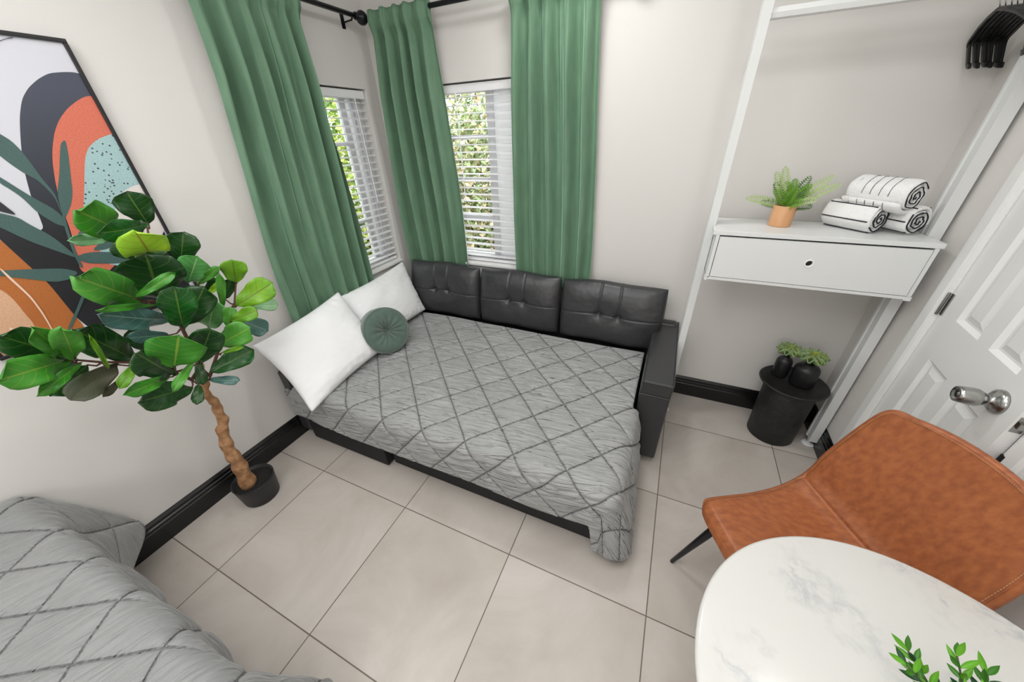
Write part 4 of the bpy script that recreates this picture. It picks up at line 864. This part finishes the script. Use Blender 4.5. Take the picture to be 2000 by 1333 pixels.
# hangers
def hanger0():
    t = thing('clothes_hanger', 'black plastic clothes hanger', 'hanger', (0, 0, 0), 'black clothes hangers')
    b = MB(); arm_ = [(-.0, .0), (.06, -.012), (.12, -.030), (.175, -.055), (.19, -.062), (.199, -.070), (.201, -.080), (.197, -.138), (.191, -.147), (.178, -.149)]
    pts = [(0, y, z) for y, z in arm_[::-1]] + [(0, -y, z) for y, z in arm_]
    # closed loop as flat bar: wide across x at the shoulders, thin bar below
    loop = [Vector(p) for p in pts]; n = len(loop)
    for i in range(n - 1):
        a, c = loop[i], loop[(i + 1) % n]
        if (a - c).length < 1e-6: continue
        sh = abs((a.z + c.z) / 2) < .10; hx_ = .0062 if sh else .0042; d = (c - a).normalized(); nn = Vector((0, -d.z, d.y)) * (.005 if sh else .009); X_ = Vector((hx_, 0, 0)); a2 = a - d * .003; c2 = c + d * .003
        b.add([a2 - X_ - nn, a2 + X_ - nn, a2 + X_ + nn, a2 - X_ + nn, c2 - X_ - nn, c2 + X_ - nn, c2 + X_ + nn, c2 - X_ + nn], [(0, 1, 2, 3), (7, 6, 5, 4), (0, 4, 5, 1), (1, 5, 6, 2), (2, 6, 7, 3), (3, 7, 4, 0)])
    b.build('hanger_body', M_hanger, t, bevel=.002)
    b = MB(); hk = [(0, 0, -.005), (0, 0, .034), (0, .018, .046), (0, .030, .062)] + [(0, .031 * math.cos(a), .080 + .031 * math.sin(a)) for a in [-.2 + k * .32 for k in range(12)]]
    b.tube(hk, .0018, 8); b.build('hook', M_steel, t, smooth=True); return t
def copy_tree(t, loc, rz, tilt=0):
    r = t.copy(); COL.objects.link(r); r.location = loc; r.rotation_euler = (tilt, 0, rz)
    for ch in t.children: c = ch.copy(); COL.objects.link(c); c.parent = r; c.matrix_parent_inverse = ch.matrix_parent_inverse
    return r
h0 = hanger0(); rnd = random.Random(8)
for i in range(9):
    x = 2.922 + i * .0138; loc = (x, -.243, 2.012); rz = -math.radians([6.5, 6, 6.2, 5.5, 5.7, 5.2, 5, 4.6, 4.2][i])
    o = h0 if i == 0 else copy_tree(h0, loc, rz)
    if i == 0: o.location = loc
    o.rotation_euler = (0, -math.radians([20, 22.5, 19, 22, 20.5, 18, 19.5, 16.5, 15][i]), rz)
    o['label'] = 'leftmost black plastic clothes hanger in the bunch on the white rail' if i == 0 else 'black plastic clothes hanger bunched behind the leftmost one on the white rail'
# ------------------------------------------------------------ potted fern on the shelf
fern = thing('potted_fern', 'small green fern in a pale wooden pot on the white shelf', 'plant', (2.535, -.215, 1.279)); NL = Vector(fern.location); pc2 = (2.535, -.215)
b = MB(); b.lathe([(.038, 1.279), (.046, 1.2795), (.047, 1.283), (.0475, 1.372), (.046, 1.374), (.042, 1.374), (.041, 1.362)], 48, c=pc2); b.build('pot', M_wood, fern, off=NL, smooth=True)
b = MB(); b.lathe([(0, 1.366), (.041, 1.363), (.041, 1.35), (0, 1.35)], 24, c=pc2); b.build('soil', M_soil, fern, off=NL)
FG = [mat('fern_dark', '47692f', .5), mat('fern_mid', '6b9a2f', .5), mat('fern_pale', 'a2b57a', .55)]
b = MB(); rnd = random.Random(21)
def frond(mb, P0, d0, L_, drp, wmax, mi, n=16):
    P0 = Vector(P0); d = Vector(d0).normalized(); pts = [P0]; p = P0.copy()
    for k in range(n): d = (d + Vector((0, 0, -drp / n))).normalized(); p = p + d * (L_ / n); pts.append(p.copy())
    mb.tube(pts, [.0012 * (1 - .6 * k / n) for k in range(n + 1)], 5, mi)
    for k in range(3, n + 1):
        t = k / n; w_ = wmax * math.sin(min(1, 1.15 * (1 - t) + .06) * math.pi * .62 + .25) * (1 if t < .95 else .6); ax = (pts[k] - pts[k - 1]).normalized(); s_ = ax.cross(Vector((-.15, -.8, .6)))
        if s_.length < .1: s_ = Vector((1, 0, 0))
        s_.normalize(); up = s_.cross(ax)
        for sg in (-1, 1):
            dd = (s_ * sg + ax * .45 + up * .15).normalized(); e = ax * (L_ / n * .42)
            q0 = pts[k]; q1 = q0 + dd * w_ * .5 + e * 1.2; q2 = q0 + dd * w_; q3 = q0 + dd * w_ * .5 - e * 1.2
            mb.add([q0, q1, q2, q3], [(0, 1, 2), (0, 2, 3)], mi)
FR = [((-.95, -.1, .45), .165, .6, 2), ((-.5, .1, 1), .17, .2, 2), ((-.25, .15, 1.2), .175, .1, 2), ((.8, .1, .95), .19, .25, 2), ((1.0, 0, .75), .20, .3, 2), ((.75, -.3, .5), .13, .6, 2), ((.4, .3, 1), .15, .3, 0), ((-.7, -.3, .9), .12, .6, 1), ((.1, -.4, 1), .11, .5, 1), ((.35, -.3, 1), .12, .5, 1), ((-.2, -.3, 1), .11, .4, 1), ((.6, -.1, 1), .13, .5, 0), ((-.4, .3, .8), .13, .5, 0), ((0, .4, 1), .13, .4, 0), ((.2, 0, 1.3), .12, .2, 1), ((-.1, 0, 1.3), .11, .2, 1), ((.9, -.35, .3), .10, .5, 0), ((-.8, .3, .3), .10, .5, 0), ((.5, -.6, .6), .09, .6, 1), ((-.4, -.6, .7), .09, .6, 1)]
for d, l, dr_, mi in FR: frond(b, (pc2[0] + rnd.uniform(-.015, .015), pc2[1] + rnd.uniform(-.015, .015), 1.362), d, l, dr_ * .7, .030, mi)
b.build('fronds', FG, fern, off=NL)
# ------------------------------------------------------------ rolled towels
def towel(label, c, axis, R_, L_, turns, seed, mode, sq=1.0):
    # c: centre of the roll; axis: toward the visible end
    ax = Vector(axis).normalized(); c = Vector(c); up = Vector((0, 0, 1)); sd_ = ax.cross(up).normalized(); rnd = random.Random(seed)
    n = int(turns * 40); th = R_ / (turns + .35); C2 = []
    for k in range(n + 1):
        a = 2 * math.pi * k / 40; r = th * .25 + th * a / (2 * math.pi); r *= 1 + .06 * math.sin(a * 2.3 + seed) * (1 - k / n) ; r += .0018 * math.sin(a * 5 + seed)
        C2.append((r * math.cos(a + seed), r * math.sin(a + seed) * sq))
    def P(u, v, d): return sd_ * u + up * v + ax * d
    half = th * .46; V = []; nr = 12; mi = []; F = []; N = n + 1
    # cross-section offset curves, several rings along the length so the ends are rounded
    ds = [-L_ / 2, -L_ / 2 + .006, -L_ / 2 + .02, -.25 * L_, 0, .25 * L_, L_ / 2 - .02, L_ / 2 - .006, L_ / 2]; hs = [.35, .8, 1, 1, 1, 1, 1, .8, .35]
    for side in (1, -1):
        for d, h in zip(ds, hs):
            for k in range(N):
                a = C2[max(0, k - 1)]; e = C2[min(N - 1, k + 1)]; tx, ty = e[0] - a[0], e[1] - a[1]; l = math.hypot(tx, ty) + 1e-9
                wob = .0016 * noise.noise(Vector((C2[k][0] * 60 + seed, C2[k][1] * 60, d * 40))) + (.0022 * abs(math.sin(d * math.pi / .027)) if k > n - 40 and side > 0 and mode == 'ring' else 0)
                q = half * h * side + wob; V.append(P(C2[k][0] + ty / l * q, C2[k][1] - tx / l * q, d + .004 * noise.noise(Vector((k * .08, seed, 1)))))
    M = len(ds)
    for side in (0, 1):
        for j in range(M - 1):
            for k in range(N - 1):
                a = (side * M + j) * N + k; qd = (a, a + 1, a + N + 1, a + N); F.append(qd if side else qd[::-1])
                blk = 0
                mi.append(0)
    for j in (0, M - 1):
        for k in range(N - 1): a = j * N + k; c_ = (M + j) * N + k; F.append((a, a + 1, c_ + 1, c_)); mi.append(0)
    for k in (0, N - 1):
        for j in range(M - 1): F.append((j * N + k, (j + 1) * N + k, (M + j + 1) * N + k, (M + j) * N + k)); mi.append(0)
    o = mesh_obj('rolled_towel', V, F, [M_towel, M_towelblack], None, True, mi); bm = bmesh.new(); bm.from_mesh(o.data); bmesh.ops.recalc_face_normals(bm, faces=bm.faces); bm.to_mesh(o.data); bm.free(); o.location = c
    b = MB()
    # black woven stripes: on the rolled ends and over the outside
    b.tube([P(C2[k][0] * 1.0, C2[k][1], L_ / 2 + .0025 + .0012 * math.sin(k)) for k in range(2, n - int(.42 * 40 * 1.2), 1)], .0024, 6)
    if mode == 'ring':
        for d in [-.37, -.22, -.08, .07, .22]:
            pts = [];
            for k in range(n - 38, n + 1): a = C2[k]; f_ = 1 + (half + .0008) / math.hypot(*a); pts.append(P(a[0] * f_, a[1] * f_, d * L_ + .004 * math.sin(k * .2)))
            b.tube(pts, .0011, 5)
    else:
        for k in [n - 36, n - 29, n - 22, n - 15, n - 8, n - 2]:
            a = C2[k]; f_ = 1 + (half + .0003) / math.hypot(*a); b.tube([P(a[0] * f_ , a[1] * f_, d) for d in [L_ * .94 * (q / 12 - .5) for q in range(13)]], .0026, 6)
        for k0 in range(3, n - 20, 17):
            a = C2[k0]; e = C2[min(n, k0 + 5)]; b.tube([P(a[0], a[1], L_ / 2 + .002), P((a[0] + e[0]) / 2 * 1.12, (a[1] + e[1]) / 2 * 1.12, L_ / 2 + .004), P(e[0] * 1.08, e[1] * 1.08, L_ / 2 + .002)], .0026, 6)
    s_ = b.build('stripes', M_towelblack, o, smooth=True); s_['label'] = 'black stripes of the towel'
    return tag(o, label, 'towel', 'rolled striped towels on the shelf')
TA = (.55, -.75, 0)
towel('rolled white towel with black stripes, bottom left of the stack on the shelf', (2.805, -.205, 1.279 + .058), (.62, -.72, 0), .058, .20, 3.2, 1, 'long')
towel('rolled white towel with black stripes, bottom right of the stack on the shelf', (2.94, -.20, 1.279 + .058), (.5, -.8, 0), .058, .20, 3.2, 2.2, 'long')
towel('rolled white towel with thin black rings, on top of the towel stack', (2.863, -.222, 1.279 + .118 + .040), (.62, -.70, -.02), .070, .22, 3.4, 3.4, 'ring', .95)
# ------------------------------------------------------------ side table and vases
st = thing('side_table', 'small round black side table in the corner by the door', 'side table', (2.90, -.20, 0)); TL = Vector(st.location); tc_ = (2.875, -.215)
b = MB(); b.lathe([(.118, 0), (.124, .004), (.132, .39), (.128, .395)], 64, c=tc_); b.build('base', M_tblack, st, off=TL, smooth=True)
b = MB(); b.lathe([(.10, .394), (.155, .394), (.166, .400), (.170, .407), (.167, .411), (.158, .411), (.154, .4065), (0, .4065)], 64, c=tc_); b.build('tabletop', M_tblack, st, off=TL, smooth=True)
def vase(label, c, R_, Hh, seed, size):
    t = thing('vase', label, 'vase', (c[0], c[1], .4065), 'black vases on the side table'); L = Vector(t.location); z = .4065
    b = MB(); b.lathe([(R_ * .7, z), (R_ * .92, z + .006), (R_, z + Hh * .10), (R_, z + Hh * .70), (R_ * .96, z + Hh * .80), (R_ * .78, z + Hh * .89), (R_ * .46, z + Hh * .94), (R_ * .40, z + Hh), (R_ * .33, z + Hh), (R_ * .32, z + Hh * .9)], 48, c=c); b.build('vase_body', M_ceramic, t, off=L, smooth=True)
    b = MB(); top = Vector((c[0], c[1], z + Hh + .006)); b.tube([top - Vector((0, 0, .03)), top + Vector((0, 0, .012))], .004, 6, 0); rnd = random.Random(seed)
    for ring, (k, l, el, mi) in enumerate(((9, 1.0, .25, 1), (9, .9, .5, 1), (8, .72, .85, 2), (7, .5, 1.15, 2), (5, .32, 1.4, 3))):
        for i in range(k):
            a = 2 * math.pi * (i + .5 * (ring % 2)) / k + rnd.uniform(-.1, .1); d = Vector((math.cos(a) * math.cos(el), math.sin(a) * math.cos(el), math.sin(el)))
            B = top + Vector((0, 0, .010)); Tp = B + d * size * l * rnd.uniform(.9, 1.05)
            leaf(b, B, Tp, size * .52 * l + .006, mi, 0, -.25, .3, 6, 6, face=Vector((-math.cos(a) * math.sin(el), -math.sin(a) * math.sin(el), math.cos(el))), prof=lambda s: (.25 + .75 * sm(s * 1.4)) * (1 - max(0, (s - .8) / .2) ** 2 * .85), cup=2.0)
    o = mesh_obj('succulent', [Vector(p) - L for p in b.v], b.f, SUCC, t, True, b.mi); o.modifiers.new('thick', 'SOLIDIFY').thickness = .0025
SUCC = [mat('succulent_stem', '2b3320', .6), mat('succulent_outer', '7d9a78', .5, col2='93a352', noise_scale=25), mat('succulent_mid', 'a3ac45', .5, col2='86a368', noise_scale=25), mat('succulent_heart', 'a8b83a', .5)]
vase('slim black vase with a succulent, left on the black side table', (2.808, -.17), .040, .140, 3, .072)
vase('wide black vase with a succulent, right on the black side table', (2.905, -.225), .060, .145, 5, .078)
# ------------------------------------------------------------ tan chair
ch = thing('dining_chair', 'tan leather dining chair with black legs drawn up to the marble table', 'chair', (2.70, -1.45, 0)); HL = Vector(ch.location)
bk = Vector((.893, .45, 0)); sdv = Vector((.45, -.893, 0)); O = Vector((2.375, -1.29, 0)) + sdv * .19
ROWS = [(-.012, .425, .175), (-.004, .452, .188), (.02, .462, .193), (.10, .458, .200), (.20, .450, .208), (.30, .448, .220), (.38, .455, .234), (.43, .478, .243), (.462, .520, .247), (.485, .59, .247), (.508, .67, .243), (.528, .745, .236), (.547, .81, .227), (.558, .848, .216), (.565, .868, .198), (.568, .877, .155)]
def shell(s, t, off):
    f_ = s * (len(ROWS) - 1); i = min(int(f_), len(ROWS) - 2); k = f_ - i
    p0, p1, p2, p3 = ROWS[max(i - 1, 0)], ROWS[i], ROWS[i + 1], ROWS[min(i + 2, len(ROWS) - 1)]
    def cr(q): return .5 * (2 * p1[q] + (p2[q] - p0[q]) * k + (2 * p0[q] - 5 * p1[q] + 4 * p2[q] - p3[q]) * k * k + (3 * p1[q] - p0[q] - 3 * p2[q] + p3[q]) * k ** 3)
    a, z, hw = cr(0), cr(1), cr(2); v = 2 * t - 1
    sm_ = math.exp(-((s - .46) / .16) ** 2); bck = sm((s - .45) / .2); front = 1 - sm(s / .4)
    lift = (.020 * sm_ + .003) * abs(v) ** 3; fwd = -.030 * bck * abs(v) ** 2.5 + -.02 * sm_ * abs(v) ** 3
    arch = .016 * bck * (1 - v * v) * sm((s - .75) / .2)
    roll = -.012 * abs(v) ** 14
    p = O + bk * (a + fwd) + sdv * (hw * v) + Vector((0, 0, z + lift + arch))
    # local frame normal (upper/front side)
    ta, tz = (p2[0] - p1[0]), (p2[1] - p1[1]); l = math.hypot(ta, tz) + 1e-9; nn = bk * (-tz / l) + Vector((0, 0, ta / l))
    crease = .008 * math.exp(-((s - .455 - .015 * v * v) / .013) ** 2)
    return p + nn * (off + roll - (crease if off > 0 else 0) + (.008 * (1 - abs(v) ** 4) if off > 0 else 0)) - HL
b = MB(); b.grid(80, 48, lambda s, t: shell(s, t, .012)); b.grid(80, 48, lambda s, t: shell(s, t, -.012), flip=True); n1 = 81 * 49
for j in range(48):
    for i in (0, 80): a = j * 81 + i; b.f.append((a, a + 81, n1 + a + 81, n1 + a)); b.mi.append(0)
for i in range(80):
    for j in (0, 48): a = j * 81 + i; b.f.append((a, a + 1, n1 + a + 1, n1 + a)); b.mi.append(0)
seat = b.build('seat_shell', M_tan, ch, smooth=True)
b = MB(); pts = [shell(0, k / 20, 0) for k in range(21)] + [shell(k / 60, 1, 0) for k in range(1, 61)] + [shell(1, 1 - k / 20, 0) for k in range(1, 21)] + [shell(1 - k / 60, 0, 0) for k in range(1, 60)]
b.tube(pts + [pts[0]], .0125, 8, cap=False); b.build('edge_piping', M_tan, seat, smooth=True)
b = MB()
def stitch(pa, pb): b.tube([pa, pb], .0011, 4)
for sgn in (0.012, .988):
    for k in range(95): s0 = .3 + .7 * k / 95; stitch(shell(s0, sgn, .0165), shell(s0 + .0045, sgn, .0165))
for k in range(60): stitch(shell(.985, .05 + .9 * k / 60, .0165), shell(.985, .05 + .9 * k / 60 + .009, .0165))
b.build('stitching', mat('pale_stitching', 'b98a63', .7), seat)
for a0, c0, a1, c1 in ((.06, -.13, -.035, -.197), (.06, .13, -.035, .197), (.36, -.15, .46, -.20), (.36, .15, .46, .20)):
    b = MB(); p0 = O + bk * a0 + sdv * c0 + Vector((0, 0, .435)); p1 = O + bk * a1 + sdv * c1; b.tube([p0, p0.lerp(p1, .35), p1 + Vector((0, 0, .004)), p1], [.0155, .015, .0085, .008], 14); b.build('leg', M_metalblack, ch, off=HL, smooth=True)
b = MB(); 
for c0 in (-.12, .12): b.tube([O + bk * .04 + sdv * c0 + Vector((0, 0, .432)), O + bk * .38 + sdv * c0 + Vector((0, 0, .432))], .011, 8)
b.build('under_frame', M_metalblack, ch, off=HL)
# ------------------------------------------------------------ marble table with plant
tb = thing('marble_table', 'round white marble table in the lower right corner of the photo', 'table', (2.675, -1.92, 0)); ML = Vector(tb.location); tcn = (2.675, -1.92)
b = MB(); b.lathe([(0, .728), (.385, .728), (.394, .730), (.401, .737), (.403, .742), (.401, .747), (.395, .750), (0, .750)], 128, c=tcn); b.build('tabletop', M_marble, tb, off=ML, smooth=False, bevel=0).data.polygons.foreach_set('use_smooth', [True] * 128 * 7)
b = MB(); b.lathe([(.23, 0), (.235, .006), (.22, .014), (.10, .035), (.045, .09), (.032, .25), (.034, .50), (.06, .66), (.13, .715), (.16, .728)], 64, c=tcn); b.build('pedestal', M_white, tb, off=ML, smooth=True)
pp = (2.672, -1.905); pl = thing('potted_plant', 'small leafy green potted plant on the marble table', 'plant', (pp[0], pp[1], .75)); QL = Vector(pl.location)
b = MB(); b.lathe([(.034, .7505), (.038, .753), (.047, .818), (.048, .824), (.043, .824), (.042, .812)], 40, c=pp); b.build('pot', M_white, pl, off=QL, smooth=True)
b = MB(); b.lathe([(0, .816), (.042, .812), (.042, .80), (0, .80)], 24, c=pp); b.build('soil', M_soil, pl, off=QL)
PG = [mat('sprig_stem', '41502f', .6), mat('sprig_bright', '64a526', .45), mat('sprig_mid', '3f7a22', .45), mat('sprig_dark', '24502a', .45)]
b = MB(); rnd = random.Random(17)
for d, l in (((-.75, .35, .7), .13), ((-.55, .75, .65), .135), ((-.15, .7, .8), .15), ((.2, .8, .7), .14), ((.55, .7, .7), .13), ((.9, .4, .6), .13), ((.3, .3, 1), .12), ((-.4, .1, 1), .12), ((.7, -.1, .8), .12), ((-.8, -.3, .7), .11), ((-.2, -.7, .7), .11), ((.5, -.6, .7), .11), ((0, .45, 1), .13)):
    p = Vector((pp[0] + rnd.uniform(-.02, .02), pp[1] + rnd.uniform(-.02, .02), .81)); d = Vector(d).normalized(); pts = [p + d * l * k / 8 + Vector((0, 0, -.015 * (k / 8) ** 2)) for k in range(9)]
    b.tube(pts, .0016, 5, 0)
    for k in range(2, 9):
        for a in (0, 2.1, 4.2):
            if k == 8 and a > 3: continue
            s_ = d.orthogonal().normalized(); s_.rotate(Matrix.Rotation(a + k * 1.3, 3, d)); dd = (s_ * .75 + d * (.75 if k < 8 else 1.6)).normalized(); B = pts[k]
            leaf(b, B, B + dd * rnd.uniform(.022, .036), .0085, rnd.choice((1, 1, 2, 2, 3)), 0, -.15, .1, 5, 4, prof=lambda s: math.sin(math.pi * min(1, max(.03, s)) ** .9) + .04, cup=.5)
mesh_obj('foliage', [Vector(p) - QL for p in b.v], b.f, PG, pl, True, b.mi)
